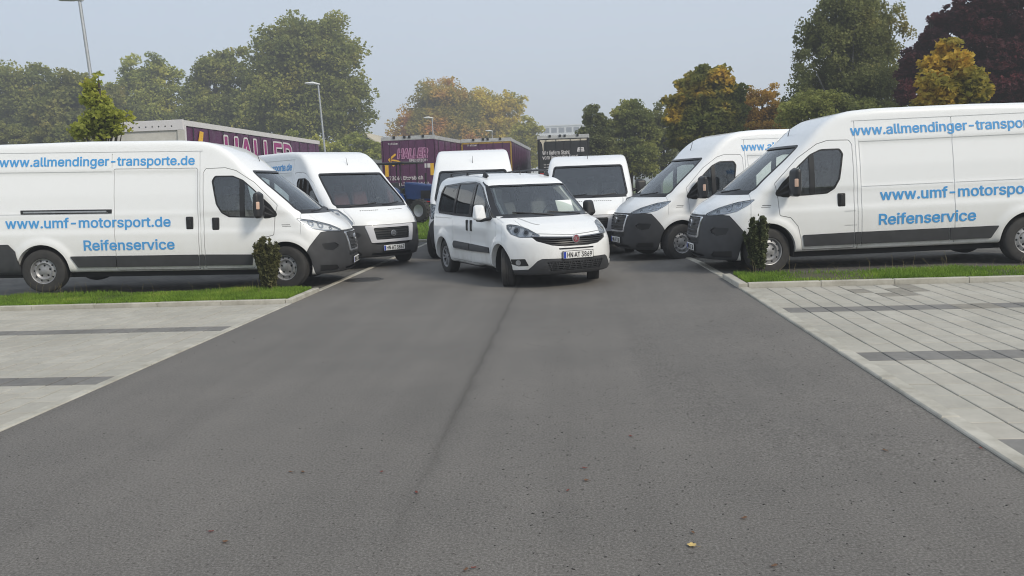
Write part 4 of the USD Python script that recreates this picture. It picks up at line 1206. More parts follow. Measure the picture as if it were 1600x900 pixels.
MT['soil'] = mat('soil', (0.075, 0.060, 0.036), 0.95, vary=0.5, scale=12, color2=(0.05, 0.07, 0.02))


def leafy(name, stops, scale=0.5, transl=0.42, rough=0.6):
    """foliage: the colour runs through the stops by place (large patches) and by leaf"""
    return usdkit.material(stage, '/World/Looks/' + name, {
        'g': ('geometry', {}), 'n': ('noise_texture', {'scale': scale, 'detail': 3.0, 'roughness': 0.6}),
        'mr': ('map_range', {'from_min': 0.3, 'from_max': 0.7, 'to_min': 0.0, 'to_max': 0.72, 'clamp': True}),
        'ma': ('math', {'math_type': 'multiply_add', 'value2': 0.28, 'use_clamp': True}), 'r': ('rgb_ramp', {'ramp': stops}),
        'p': ('principled_bsdf', {'roughness': rough, 'specular_ior_level': 0.25}), 't': ('translucent_bsdf', {}), 'x': ('mix_closure', {'fac': transl})},
        [('g.position', 'n.vector'), ('n.fac', 'mr.value'), ('g.random_per_island', 'ma.value1'), ('mr.result', 'ma.value3'), ('ma.value', 'r.fac'),
         ('r.color', 'p.base_color'), ('r.color', 't.color'), ('p.BSDF', 'x.closure1'), ('t.BSDF', 'x.closure2')], surface='x.closure')


MT['grass'] = leafy('grass_blades', [(0.0, (0.10, 0.18, 0.02)), (0.45, (0.18, 0.29, 0.03)), (0.75, (0.27, 0.34, 0.055)), (1.0, (0.42, 0.36, 0.14))], 1.6, 0.3)
MT['lawn'] = usdkit.material(stage, '/World/Looks/lawn', {
    'p': ('principled_bsdf', {'roughness': 0.95, 'specular_ior_level': 0.1}), 'g': ('geometry', {}),
    'n': ('noise_texture', {'scale': 1.1, 'detail': 7.0, 'roughness': 0.75}), 'r': ('rgb_ramp', {'ramp': [(0.3, (0.055, 0.085, 0.022)), (0.5, (0.10, 0.135, 0.035)), (0.7, (0.16, 0.17, 0.06))]}),
    'n2': ('noise_texture', {'scale': 40.0, 'detail': 4.0}), 'b': ('bump', {'strength': 0.9, 'distance': 0.05})},
    [('g.position', 'n.vector'), ('g.position', 'n2.vector'), ('n.fac', 'r.fac'), ('r.color', 'p.base_color'), ('n2.fac', 'b.height'), ('b.normal', 'p.normal')], surface='p.BSDF')

rng = np.random.default_rng(7)
far = trimesh.creation.box([1600, 1600, 0.4]); far.apply_translation([0, 500, -0.26])
tag(obj('ground', far, 'lawn'), kind='structure')
tag(obj('road', sheet(lambda y: XL - 0.02, lambda y: xr(y) + 0.02, -6, Y_END, 0.0, 16), 'asphalt', smooth=True), kind='structure')
pave_l = tag(obj('parking_paving', sheet(lambda y: -13.0, lambda y: XL - 0.10, -3, YL, -0.014, 8), 'joint_light', smooth=True), 'pale block paving of the empty bays left of the road', kind='structure')
pave_r = tag(obj('parking_paving', sheet(lambda y: xr(y) + 0.13, lambda y: 13.0, -3, YR, -0.014, 8), 'joint_dark', smooth=True), 'pale block paving with dark joints right of the road', kind='structure')
tag(obj('van_bay_paving', sheet(lambda y: -18.0, lambda y: XL - 0.10, YL + 1.35, Y_END, -0.004, 8), 'bay', smooth=True), 'grey paving under the vans left of the road', kind='structure')
tag(obj('van_bay_paving', sheet(lambda y: xr(y) + 0.13, lambda y: 16.0, YR + 1.1, Y_END, -0.004, 8), 'bay', smooth=True), 'grey paving under the vans right of the road', kind='structure')
MT['lot'] = mat('far_lot_asphalt', (0.10, 0.098, 0.094), 0.9, vary=0.25, scale=0.8)
tag(obj('truck_park', sheet(lambda y: -30, lambda y: 30, 36.5, 62, 0.004, 4), 'lot', smooth=True), kind='structure')
tag(obj('grass_bank', sheet(lambda y: -40, lambda y: 40, Y_END, 36.6, 0.002, 30), 'lawn', smooth=True), kind='structure')


def quad_stone(c, dz, inset=0.006, depth=0.05, top=0.0):
    """a stone from its four ground corners: chamfered top and four sides (12 + 8 triangles)"""
    c = np.asarray(c, float)
    z = gz(c[:, 0], c[:, 1]) + dz + top
    o = np.column_stack([c, z - inset * 0.7])
    mid = c.mean(0)
    d = c - mid
    i = mid + d * (1 - inset / np.maximum(np.abs(d).max(0), 1e-6))
    t = np.column_stack([i, z])
    b = np.column_stack([c, z - depth])
    V = np.vstack([b, o, t])
    Fc = []
    for k in range(4):
        n = (k + 1) % 4
        Fc += [[k, n, 4 + n], [k, 4 + n, 4 + k], [4 + k, 4 + n, 8 + n], [4 + k, 8 + n, 8 + k]]
    Fc += [[8, 9, 10], [8, 10, 11]]
    return V, np.array(Fc)


def lay_pavers(parent, x_of_row, rows, y_lo, y_hi, bands, wid, lng, gap, side):
    """running bond along the road; bands: y of the dark cross rows; every stone in view is a mesh of its own"""
    found = []
    for r in range(rows):
        y = y_lo - lng * (0.5 if r % 2 else 0.0)
        edges = []
        marks = sorted(bands)
        while y < y_hi:
            nxt = y + lng * rng.uniform(0.97, 1.03)
            b = [m for m in marks if y < m < nxt + 0.12]
            if b:
                edges.append((y, b[0], False)); edges.append((b[0], b[0] + lng, True)); y = b[0] + lng
                marks.remove(b[0])
                continue
            edges.append((y, min(nxt, y_hi), False)); y = nxt
        for a, b, dark in edges:
            if b - a < 0.05:
                continue
            xa0, xa1 = x_of_row(r, a), x_of_row(r + 1, a)
            xb0, xb1 = x_of_row(r, b), x_of_row(r + 1, b)
            g = gap / 2
            if side > 0:
                c = [(xa0 + g, a + g * 0.8), (xa1 - g, a + g * 0.8), (xb1 - g, b - g * 0.8), (xb0 + g, b - g * 0.8)]
            else:
                c = [(xa1 + g, a + g * 0.8), (xa0 - g, a + g * 0.8), (xb0 - g, b - g * 0.8), (xb1 + g, b - g * 0.8)]
            c = np.array(c)
            m = c.mean(0)
            if m[1] < 1.0:
                continue
            px, py, w = on_photo([m[0], m[1], float(gz(*m))])
            if w < 0.5 or px < -70 or px > 1670 or py > 980:
                continue
            found.append((wid * lng / w ** 3, c, dark))
    found.sort(key=lambda q: -q[0])
    rest = {}
    for k, (_, c, dark) in enumerate(found):
        v, f = quad_stone(c, rng.uniform(-0.0018, 0.0018))
        q = PAVE_DARK if dark else PAVE
        mm = q[rng.integers(len(q))]
        if any(abs(c[:, 0].mean() - p[0]) < 0.16 and abs(c[:, 1].mean() - p[1]) < 0.20 for p in STAINED):
            mm = PAVE_STAIN
        if k < 300:
            p = obj('paving_stone', (v, f, None), mm, parent)
        else:
            rest.setdefault(id(mm), [mm, []])[1].append(trimesh.Trimesh(v, f, process=False))
    for mm, l in rest.values():
        tag(obj('distant_paving_stones', trimesh.util.concatenate(l), mm, parent), kind='stuff')


def at_ground(px, py):
    d = fw + rt * (px - 800) / 1300 - up * (py - 399.7) / 1300
    p = EYE + d * (-EYE[2] / d[2])
    for _ in range(4):
        p = EYE + d * ((float(gz(p[0], p[1])) - EYE[2]) / d[2])
    return p


STAINED = [at_ground(*q) for q in ((1343, 453), (1395, 458), (1412, 456), (1432, 450), (1530, 478))]
W_R, L_R = 0.235, 0.32
lay_pavers(pave_r, lambda r, y: float(xr(y)) + 0.135 + r * W_R, 30, 2.0, YR, [4.78, 7.15, 9.50], W_R, L_R, 0.012, 1)
lay_pavers(pave_l, lambda r, y: XL - 0.105 - r * W_R, 26, 3.5, YL, [6.98, 9.66], W_R, L_R, 0.012, -1)


# kerbs, stone by stone
def kerb_run(name, label, pts, w, top, length=1.0, gap=0.008, side=1):
    k = thing(name, label, None, kind='structure')
    pts = np.asarray(pts, float)
    for a, b in zip(pts[:-1], pts[1:]):
        L = np.linalg.norm(b - a); n = max(1, int(round(L / length)))
        d = (b - a) / L; s = np.array([-d[1], d[0]]) * w * side
        for i in range(n):
            p, q = a + d * (L * i / n + gap / 2), a + d * (L * (i + 1) / n - gap / 2)
            c = np.array([p, q, q + s, p + s])
            if side < 0:
                c = c[::-1]
            v, f = quad_stone(c, rng.uniform(-0.002, 0.002), 0.012, 0.16, top)
            obj('kerbstone', (v, f, None), 'kerb', k)
    return k


kerb_run('flush_kerb', 'flush pale kerb along the left road edge', [(XL, 1.6), (XL, YL - 0.02)], 0.10, 0.012)
kerb_run('flush_kerb', 'flush pale kerb along the left van bays', [(XL, YL + 1.36), (XL, Y_END)], 0.10, 0.012)
kerb_run('flush_kerb', 'low pale kerb along the right road edge', [(xr(1.0), 1.0), (xr(4.5), 4.5), (xr(YR), YR - 0.02)], 0.125, 0.022, side=-1)
kerb_run('flush_kerb', 'flush pale kerb along the right van bays', [(xr(YR + 1.1), YR + 1.11), (xr(16), 16), (xr(16), Y_END)], 0.125, 0.012, side=-1)
kerb_run('raised_kerb', 'raised kerb round the left grass strip', [(-14.0, YL + 0.01), (XL - 0.10, YL + 0.01)], 0.09, 0.065)
kerb_run('raised_kerb', 'raised kerb at the road end of the left grass strip', [(XL, YL + 0.01), (XL, YL + 1.35)], 0.095, 0.065)
kerb_run('raised_kerb', 'raised kerb along the right grass strip', [(xr(YR) + 0.13, YR + 0.005), (13.0, YR + 0.005)], 0.09, 0.07)
kerb_run('raised_kerb', 'raised kerb at the road end of the right grass strip', [(xr(YR), YR), (xr(YR + 1.1), YR + 1.1)], 0.12, 0.07, side=-1)
kerb_run('far_kerb', 'pale kerb in front of the grass bank', [(-18, Y_END + 0.02), (16, Y_END + 0.02)], 0.12, 0.06)


# grass strips: a bed of soil and blades
def blades(xy, z, hgt, wid, lean):
    n = len(xy)
    a = rng.uniform(0, 2 * np.pi, n)
    h = hgt * rng.uniform(0.45, 1.25, n)
    d = np.stack([np.cos(a), np.sin(a)], 1)
    b = np.column_stack([xy, z])
    w = wid * rng.uniform(0.7, 1.3, n)
    ln = lean * rng.uniform(0.2, 1.2, n) * h
    la = rng.uniform(0, 2 * np.pi, n)
    ld = np.stack([np.cos(la), np.sin(la)], 1) * ln[:, None]
    p0 = b.copy(); p0[:, :2] -= d * w[:, None]
    p1 = b.copy(); p1[:, :2] += d * w[:, None]
    m0 = np.column_stack([b[:, :2] + ld * 0.35 - d * w[:, None] * 0.7, z + h * 0.6])
    m1 = np.column_stack([b[:, :2] + ld * 0.35 + d * w[:, None] * 0.7, z + h * 0.6])
    t = np.column_stack([b[:, :2] + ld, z + h])
    V = np.stack([p0, p1, m1, m0, t], 1).reshape(-1, 3)
    k = np.arange(n)[:, None] * 5
    return V, np.vstack([k + [0, 1, 2], k + [0, 2, 3], k + [3, 2, 4]])


def grass_strip(x0, x1, y0, y1, n, label):
    n = int(n * 1.25)
    bx = tag(obj('grass_bed', sheet(lambda y: x0, lambda y: x1, y0, y1, 0.055, 14, 0.25), 'soil', smooth=True), label + ', soil', kind='structure')
    xy = np.column_stack([rng.uniform(x0, x1, n), rng.uniform(y0, y1, n)])
    den = meshkit.noise(np.column_stack([xy * 1.5, np.zeros(n)]), 3)
    xy = xy[den > rng.uniform(0.02, 0.56, n)]
    hh = 0.03 + 0.055 * meshkit.noise(np.column_stack([xy * 2.2, np.ones(len(xy))]), 5)
    v, f = blades(xy, gz(xy[:, 0], xy[:, 1]) + 0.05, hh, 0.0045, 0.6)
    tag(obj('grass', (v, f, None), 'grass'), label, 'grass', kind='stuff')


grass_strip(-11.5, XL - 0.11, YL + 0.09, YL + 1.34, 34000, 'short green grass of the left strip before the lettered van')
grass_strip(xr(YR) + 0.13, 11.5, YR + 0.09, YR + 1.09, 34000, 'short green grass of the right strip before the lettered van')
n = 30000
xy = np.column_stack([rng.uniform(-7, 3, n), rng.uniform(24.8, 33, n)])
v, f = blades(xy, gz(xy[:, 0], xy[:, 1]), np.full(n, 0.10), 0.010, 0.7)
tag(obj('grass', (v, f, None), 'grass'), 'sunlit lawn between the vans and the trailers', 'grass', kind='stuff')
# tall stalks in the strips
stalk = []
for k in range(70):
    left = k % 2
    x, y = (rng.uniform(-9, XL - 0.2), rng.uniform(YL + 0.5, YL + 1.3)) if left else (rng.uniform(2.4, 8), rng.uniform(YR + 0.4, YR + 1.05))
    z = float(gz(x, y)) + 0.05; h = rng.uniform(0.12, 0.30)
    stalk.append(tube([(x, y, z), (x + rng.uniform(-.03, .03), y, z + h * 0.6), (x + rng.uniform(-.08, .08), y + rng.uniform(-.05, .05), z + h)], 0.0022, 3, 0.0012))
MT['straw'] = mat('dry_stalk', (0.22, 0.18, 0.09), 0.9)
tag(obj('dry_stalks', trimesh.util.concatenate(stalk), 'straw'), 'thin dry stalks standing in the two grass strips', 'grass', kind='stuff')

# manhole cover at the left kerb
mc = thing('manhole_cover', 'round dark manhole cover in the asphalt by the left kerb', 'manhole cover', pose(-3.78, 14.75, float(gz(-3.78, 14.75))))
obj('frame', lathe([(0.31, 0.0), (0.31, 0.007), (0.36, 0.005), (0.36, 0.0)], 40, 'z'), mat('cast_iron_frame', (0.07, 0.068, 0.065), 0.6, 0.3), mc, 30)
cov = solid(lathe([(0.0, 0.0), (0.305, 0.0), (0.305, 0.006), (0.0, 0.006)][::-1], 40, 'z')) - m3.Manifold.batch_boolean([m3.Manifold.cube((0.02, 0.5, 0.02)).translate((x, -0.25, 0.004)) for x in (-0.2, -0.1, 0.0, 0.1, 0.2)] + [m3.Manifold.cube((0.5, 0.02, 0.02)).translate((-0.25, y, 0.004)) for y in (-0.2, -0.1, 0.0, 0.1, 0.2)], m3.OpType.Add)
obj('cover', cov, mat('cast_iron', (0.035, 0.034, 0.033), 0.55, 0.3), mc)
# worn patch repairs on the right paving
MT['stain'] = mat('oil_stain', (0.15, 0.145, 0.13), 0.9, vary=0.3, scale=8)

# fallen leaves on the asphalt
MT['leaf_yellow'] = mat('leaf_yellow', (0.62, 0.45, 0.16), 0.7, vary=0.3, scale=30)
MT['leaf_red'] = mat('leaf_red', (0.20, 0.045, 0.028), 0.7, vary=0.4, scale=30)
MT['leaf_brown'] = mat('leaf_brown', (0.17, 0.085, 0.04), 0.7, vary=0.4, scale=30)


def leaf_mesh(s, lobes):
    """a small lobed leaf lying curled on the ground"""
    th = np.linspace(0, 2 * np.pi, 26, endpoint=False)
    r = s * (0.62 + 0.38 * np.abs(np.cos(lobes * th / 2))) * (1.0 if lobes > 2 else (0.45 + 0.55 * np.abs(np.cos(th))))
    x, y = r * np.cos(th), r * np.sin(th)
    z = 0.006 + 0.25 * s * (x / s) ** 2 * rng.uniform(0.3, 1) + 0.15 * s * np.abs(y / s)
    V = np.vstack([[0, 0, 0.004], np.column_stack([x, y, z])])
    Fc = [[0, i + 1, (i + 1) % 26 + 1] for i in range(26)]
    st = tube([(-s * 0.8, 0, 0.006), (-s * 1.4, s * 0.1, 0.004), (-s * 1.8, s * 0.25, 0.008)], s * 0.03, 4)
    return trimesh.util.concatenate([trimesh.Trimesh(V, Fc, process=False), st])


lp = [((1081, 854), 0.022, 5, 'leaf_yellow', 'pale yellow lobed leaf lying on the asphalt, lower right'), ((1083, 834), 0.012, 2, 'leaf_brown', 'small brown leaf just beyond the pale yellow leaf'),
      ((1210, 886), 0.016, 2, 'leaf_brown', 'brown leaf at the bottom edge of the asphalt, right of the yellow leaf')]
for q in ((914, 733), (887, 768), (916, 752), (651, 771), (596, 739), (455, 739), (728, 892), (740, 889), (1383, 645 + 60), (1163, 811), (986, 683), (1533, 702), (352, 848), (330, 832), (474, 739)):
    lp.append((q, rng.uniform(0.012, 0.018), 2 if rng.random() < 0.7 else 5, 'leaf_red' if rng.random() < 0.7 else 'leaf_brown', None))
for q, s, lb, mt_, lab in lp:
    p = at_ground(*q)
    o = obj('fallen_leaf', leaf_mesh(s, lb), mt_, None, True, pose(p[0], p[1], p[2] + 0.001, rng.uniform(0, 6.28)))
    tag(o, lab or 'tiny reddish leaf lying on the asphalt', 'leaf', None if lab else 'small reddish leaves on the asphalt')
# scattered grit and twigs: tiny dark pieces
gv = []
for k in range(1400):
    y = rng.uniform(2.4, 9.5); x = rng.uniform(-0.5, 2.2) if rng.random() < 0.7 else rng.uniform(-4, 2.2)
    s = rng.uniform(0.002, 0.0055)
    m = trimesh.creation.box([s * rng.uniform(1, 3), s, s * 0.5]); m.apply_transform(pose(x, y, float(gz(x, y)) + s * 0.25, rng.uniform(0, 3.14)))
    gv.append(m)
MT['grit'] = usdkit.material(stage, '/World/Looks/grit', {'g': ('geometry', {}), 'r': ('rgb_ramp', {'ramp': [(0, (0.03, 0.028, 0.026)), (0.6, (0.075, 0.06, 0.05)), (0.8, (0.10, 0.04, 0.03)), (0.93, (0.3, 0.29, 0.27))]}), 'p': ('principled_bsdf', {'roughness': 0.9})},
    [('g.random_per_island', 'r.fac'), ('r.color', 'p.base_color')], surface='p.BSDF')
tag(obj('road_grit', trimesh.util.concatenate(gv), 'grit'), 'scattered grit and bits of leaf on the asphalt', 'grit', kind='stuff')

# ------------------------------------------------------------------ trailers
def tarp(name, c, c2, rough=0.45):
    return mat(name, c, rough, color2=c2, scale=1.3, bump=0.25, bscale=2.2, dist=0.06)


MT['purple'] = tarp('purple_tarpaulin', (0.095, 0.020, 0.078), (0.070, 0.015, 0.058))
MT['purple_door'] = mat('purple_door_paint', (0.092, 0.020, 0.076), 0.5, vary=0.25, scale=2)
MT['black_tarp'] = mat('black_door_paint', (0.014, 0.014, 0.015), 0.5, vary=0.4, scale=2)
MT['white_tarp'] = tarp('white_tarpaulin', (0.62, 0.60, 0.55), (0.50, 0.48, 0.43))
MT['alu'] = mat('aluminium_rail', (0.55, 0.55, 0.54), 0.5, 0.4, vary=0.25, scale=4)
MT['magenta'] = mat('magenta_print', (0.30, 0.03, 0.17), 0.5)
MT['white_print'] = mat('white_print', (0.62, 0.60, 0.60), 0.5)
MT['yellow_print'] = mat('yellow_print', (0.74, 0.42, 0.03), 0.5)


def back_text(text, cap, width, x0, z0, y=-0.004, bold=True, fat=0.0):
    """lettering on a plane that faces -y, starting at x0"""
    t = meshkit.text_mesh(text, cap, 0.004, bold)
    v = np.array(t.vertices); v[:, 0] -= v[:, 0].min()
    if width:
        v[:, 0] *= width / v[:, 0].max()
    q = np.stack([x0 + v[:, 0], y - v[:, 2], z0 + v[:, 1]], 1)
    m = trimesh.Trimesh(q, t.faces, process=False)
    return m


def ring_of(m2, grow):
    """outline of flat lettering (x, z): the letters grown, minus the letters"""
    polys = []
    for f in m2.faces:
        tri = m2.vertices[f]
        if np.ptp(tri[:, 1]) < 1e-6:
            p = Polygon(tri[:, [0, 2]])
            if p.area > 1e-9:
                polys.append(p.buffer(1e-4))
    u = unary_union(polys)
    return u.buffer(grow, quad_segs=3), u


def flat(poly, y0, y1):
    out = [prism(g.simplify(0.003), 'y', y0, y1) for g in getattr(poly, 'geoms', [poly]) if g.area > 1e-5]
    return m3.Manifold.batch_boolean(out, m3.OpType.Add)


def trailer(label, m, rear_mat, side_mat, kind):
    """box trailer 2.55 x 13.6 m; its near end is at y = 0 and faces -y, x from 0 to 2.55, top at 4.0"""
    t = thing('truck_trailer', label, 'trailer', m)
    w, L, zf, zt = 2.55, 13.6, 1.15, 3.96
    # side curtains with soft vertical folds
    for s in (0, 1):
        ny, nz = 90, 8
        yy, zz = np.meshgrid(np.linspace(0.12, L - 0.1, ny), np.linspace(zf - 0.05, zt - 0.16, nz), indexing='ij')
        off = 0.010 * np.sin(yy * 2 * np.pi / 0.60) + 0.008 * np.sin(yy * 2.3 + zz)
        xx = (w + off) if s else (-off)
        V = np.stack([xx, yy, zz], -1).reshape(-1, 3)
        i = (np.arange(ny - 1)[:, None] * nz + np.arange(nz - 1)).ravel()
        q = np.stack([i, i + nz, i + nz + 1, i + 1], 1)
        c = obj('side_curtain', (V, q if s else q[:, ::-1]), side_mat, t, True)
        x0, x1 = (w - 0.02, w + 0.035) if s else (-0.035, 0.02)
        obj('roof_rail', tbox(x0, x1, 0.0, L, zt - 0.17, zt), 'alu' if kind != 'front' else 'white_print', t)
        obj('side_raves', tbox(x0, x1, 0.1, L, zf - 0.16, zf - 0.04), 'alu', t)
        for k in range(12):
            y = 0.6 + k * 1.13
            xs = w + 0.014 if s else -0.022
            obj('strap', tbox(xs, xs + 0.008, y, y + 0.05, zf - 0.18, zt - 0.2), 'black_plastic', c)
        obj('corner_post', tbox(x0, x1, 0.0, 0.10, zf, zt - 0.172), rear_mat if kind != 'front' else 'white_print', t)
    obj('roof', tbox(0.02, w - 0.02, 0.05, L, zt - 0.05, zt - 0.004), 'white_tarp' if kind == 'front' else 'alu', t)
    obj('floor', tbox(0.02, w - 0.02, 0.05, L, zf - 0.15, zf), 'under', t)
    obj('far_end', tbox(0.02, w - 0.02, L - 0.05, L - 0.003, zf, zt - 0.06), rear_mat, t)
    obj('chassis', cat(tbox(0.75, 0.87, 0.2, L, 0.75, zf - 0.152), tbox(1.68, 1.80, 0.2, L, 0.75, zf - 0.152)), 'under', t)
    for k, y in enumerate((2.6, 3.9, 5.2)):
        for x in (0.18, 2.37):
            wh = lathe([(0.18, -0.17), (0.5, -0.18), (0.52, -0.1), (0.52, 0.1), (0.5, 0.18), (0.26, 0.18), (0.2, 0.1), (0.0, 0.1)], 28)
            wh.apply_transform(pose(x, y, 0.52, math.pi / 2 if x < 1 else -math.pi / 2))
            obj('wheel', wh, 'rubber', t, 35)
    obj('underrun_bar', tbox(0.1, w - 0.1, 0.02, 0.12, 0.45, 0.58), 'under', t)
    if kind == 'front':
        # canvas end: header with eyelets, sagging tarpaulin
        ny, nz = 24, 12
        xx, zz = np.meshgrid(np.linspace(0.06, w - 0.20, ny), np.linspace(zf, zt - 0.30, nz), indexing='ij')
        yy = 0.03 - 0.03 * np.sin(xx * 3.2 + zz * 1.1) * np.sin((zz - zf) * 1.3)
        V = np.stack([xx, yy, zz], -1).reshape(-1, 3)
        i = (np.arange(ny - 1)[:, None] * nz + np.arange(nz - 1)).ravel()
        obj('end_tarpaulin', (V, np.stack([i, i + nz, i + nz + 1, i + 1], 1)), 'white_tarp', t, True)
        hb = obj('header_board', cat(rbox(0.0, w, -0.02, 0.06, zt - 0.30, zt + 0.02, 0.012)), 'white_print', t)
        for k in range(9):
            e = lathe([(0, 0), (0, 0.006), (0.022, 0.006), (0.022, 0)], 10, 'z'); e.apply_transform(trimesh.transformations.rotation_matrix(np.pi / 2, [1, 0, 0])); e.apply_translation([0.5 + k * 0.21, -0.02, zt - 0.17])
            obj('eyelet', e, 'black_plastic', hb)
        obj('end_post', tbox(w - 0.20, w + 0.03, -0.018, 0.05, zf, zt - 0.302), 'white_tarp', t)
        # lettering down the right-hand curtain: yellow arrow tip and HALLER, read from the right side
        def on_side(man, c):
            v, f, _ = meshkit.arrays(man)
            v = np.stack([w + 0.026 - v[:, 1], v[:, 0], v[:, 2]], 1)
            return trimesh.Trimesh(v, f, process=False)
        tm = back_text('HALLER', 1.0, 6.8, 2.9, 2.58)
        g, u = ring_of(tm, 0.06)
        obj('letter_outline', on_side(flat(g.difference(u), -0.012, 0.0), 1), 'white_print', t)
        obj('letter_fill', on_side(flat(u, -0.010, 0.0), 1), 'magenta', t)
        ar = Polygon([(1.05, 3.68), (1.30, 3.66), (1.05, 2.85), (1.9, 2.5), (0.5, 2.6), (0.72, 2.95)])
        obj('arrow', on_side(flat(ar, -0.01, 0.0), 1), 'yellow_print', t)
        return t
    # rear: two doors with bars, hinges along the top
    for k, (a, b) in enumerate(((0.05, w / 2 - 0.006), (w / 2 + 0.006, w - 0.05))):
        d = obj('rear_door', cat(rbox(a, b, 0.0, 0.05, zf + 0.02, zt - 0.16, 0.008)), rear_mat, t)
        for bx in ((a + b) / 2 - 0.25, (a + b) / 2 + 0.25):
            obj('lock_rod', tube([(bx, -0.028, zf - 0.02), (bx, -0.028, zt - 0.18)], 0.014, 6), 'under' if kind == 'black' else rear_mat, d)
            obj('rod_handle', rbox(bx - 0.03, bx + 0.22, -0.05, -0.03, zf + 0.55, zf + 0.60, 0.008), 'steel', d)
    obj('rear_header', cat(rbox(-0.03, w + 0.03, -0.012, 0.08, zt - 0.155, zt + 0.03, 0.012)), 'alu' if kind != 'gold' else 'alu', t)
    for x in (0.55, 1.06, 1.30, 1.95):
        obj('door_buffer', tbox(x, x + 0.11, -0.05, -0.012, zt - 0.07, zt + 0.045), 'black_plastic', t)
    if kind == 'gold':
        obj('gold_frame', cat(tbox(0.0, w, -0.012, -0.001, zt - 0.235, zt - 0.165), tbox(-0.03, 0.045, -0.012, 0.03, zf, zt - 0.24), tbox(w - 0.045, w + 0.03, -0.012, 0.03, zf, zt - 0.24)), 'gold', t)
    obj('rear_bumper', tbox(0.0, w, -0.02, 0.06, zf - 0.28, zf), 'under', t)
    for x in (0.15, w - 0.55):
        obj('tail_light', cat(rbox(x, x + 0.4, -0.05, -0.02, zf - 0.24, zf - 0.06, 0.01)), 'red_lens', t)
    if kind in ('purple', 'gold'):
        tm = back_text('HALLER', 0.40, 1.42, 0.74, 2.99)
        v = tm.vertices.copy(); v[:, 0] += (v[:, 2] - 2.99) * 0.14; tm.vertices = v
        g, u = ring_of(tm, 0.035)
        obj('letter_outline', flat(g.difference(u.buffer(-0.004)), -0.012, -0.0008), 'print_pink', t)
        obj('letter_fill', flat(u.buffer(-0.006), -0.010, -0.0008), 'magenta_dark', t)
        obj('lettering', back_text('SPEDITION', 0.115, 0.88, 1.28, 2.80), 'white_print', t)
        arrow = shapely.LineString([(1.00, 2.70), (0.86, 2.80), (0.68, 2.88), (0.34, 2.92)]).buffer(0.035).union(shapely.LineString([(0.62, 3.16), (0.32, 2.93), (0.52, 2.66)]).buffer(0.045))
        obj('arrow', flat(arrow, -0.010, -0.0008), 'yellow_print', t)
        obj('lettering', back_text('Profi Liner', 0.085, 0.48, 0.30, 3.62), 'white_print', t)
        for x in (0.10, w - 0.26):
            obj('reflector', tbox(x, x + 0.17, -0.008, -0.0008, 2.15, 2.70), 'yellow', t)
        obj('code_label', tbox(2.02, 2.34, -0.006, -0.0008, 2.50, 2.70), 'white_print', t)
        obj('lettering', back_text('73061 Ebersbach', 0.17, 1.62, 0.30, 1.98), 'white_print', t)
        obj('lettering', back_text('Tel. 0 71 63 / 140', 0.17, 1.90, 0.30, 1.68), 'white_print', t)
        obj('lettering', back_text('haller-spedition.de', 0.17, 1.95, 0.42, 1.40), 'white_print', t)
    if kind == 'black':
        obj('lettering', back_text('Wir liefern Stahl', 0.19, 1.38, 0.20, 3.02), 'white_print', t)
        obj('lettering', back_text('vom laufenden Band.', 0.19, 1.82, 0.20, 2.79), 'white_print', t)
        obj('logo_panel', flat(Polygon([(1.95, 3.12), (2.00, 3.34), (2.30, 3.34), (2.32, 3.12)]).difference(sbox(2.02, 3.18, 2.28, 3.20)).difference(sbox(2.06, 3.25, 2.26, 3.27)), -0.008, -0.0008), 'white_print', t)
        obj('cream_stripe', cat(tbox(0.10, 2.45, -0.006, -0.0008, 3.68, 3.76)), 'cream', t)
        obj('cream_curve', flat(Polygon([(0.12, 3.74), (0.36, 3.70), (0.28, 3.58), (0.27, 3.22), (0.24, 3.22), (0.20, 3.56)]), -0.009, -0.0065), 'cream', t)
        for k in range(6):
            obj('list_line', tbox(0.26, 0.26 + (0.30, 0.26, 0.32, 0.24, 0.28, 0.3)[k], -0.006, -0.0008, 2.50 - k * 0.12, 2.53 - k * 0.12), 'white_print', t)
        for x in (0.55, 0.9, 1.35, 1.7, 2.1):
            obj('door_seam', tbox(x, x + 0.012, -0.006, -0.0008, 1.3, 3.66), 'under', t)
        obj('red_marker', tbox(0.05, 0.42, -0.03, -0.001, 1.92, 2.10), 'red_lens', t)
    return t


MT['gold'] = mat('ochre_frame', (0.40, 0.25, 0.035), 0.5, vary=0.3)
MT['cream'] = mat('cream_print', (0.66, 0.60, 0.48), 0.6, vary=0.3)
MT['print_pink'] = mat('pink_print', (0.45, 0.22, 0.36), 0.5)
MT['magenta_dark'] = mat('plum_print', (0.16, 0.03, 0.11), 0.5)
trailer('purple curtain-side trailer with white canvas end, left behind the vans', pose(-14.50, 25.4, 0.0, math.radians(-0.6)), 'purple', 'purple', 'front')
trailer('purple trailer with yellow arrow on its rear doors, blue tractor before it', pose(-8.70, 38.55, 0.0, math.radians(-6.5)), 'purple_door', 'purple', 'purple')
trailer('purple trailer with ochre door frame, right of the arrow trailer', pose(-5.53, 43.05, 0.0, math.radians(-1.5)), 'purple_door', 'purple', 'gold')
trailer('black trailer with white slogan on its rear doors, right of the purple ones', pose(-1.57, 42.4, 0.0, math.radians(1.5)), 'black_tarp', 'black_tarp', 'black')


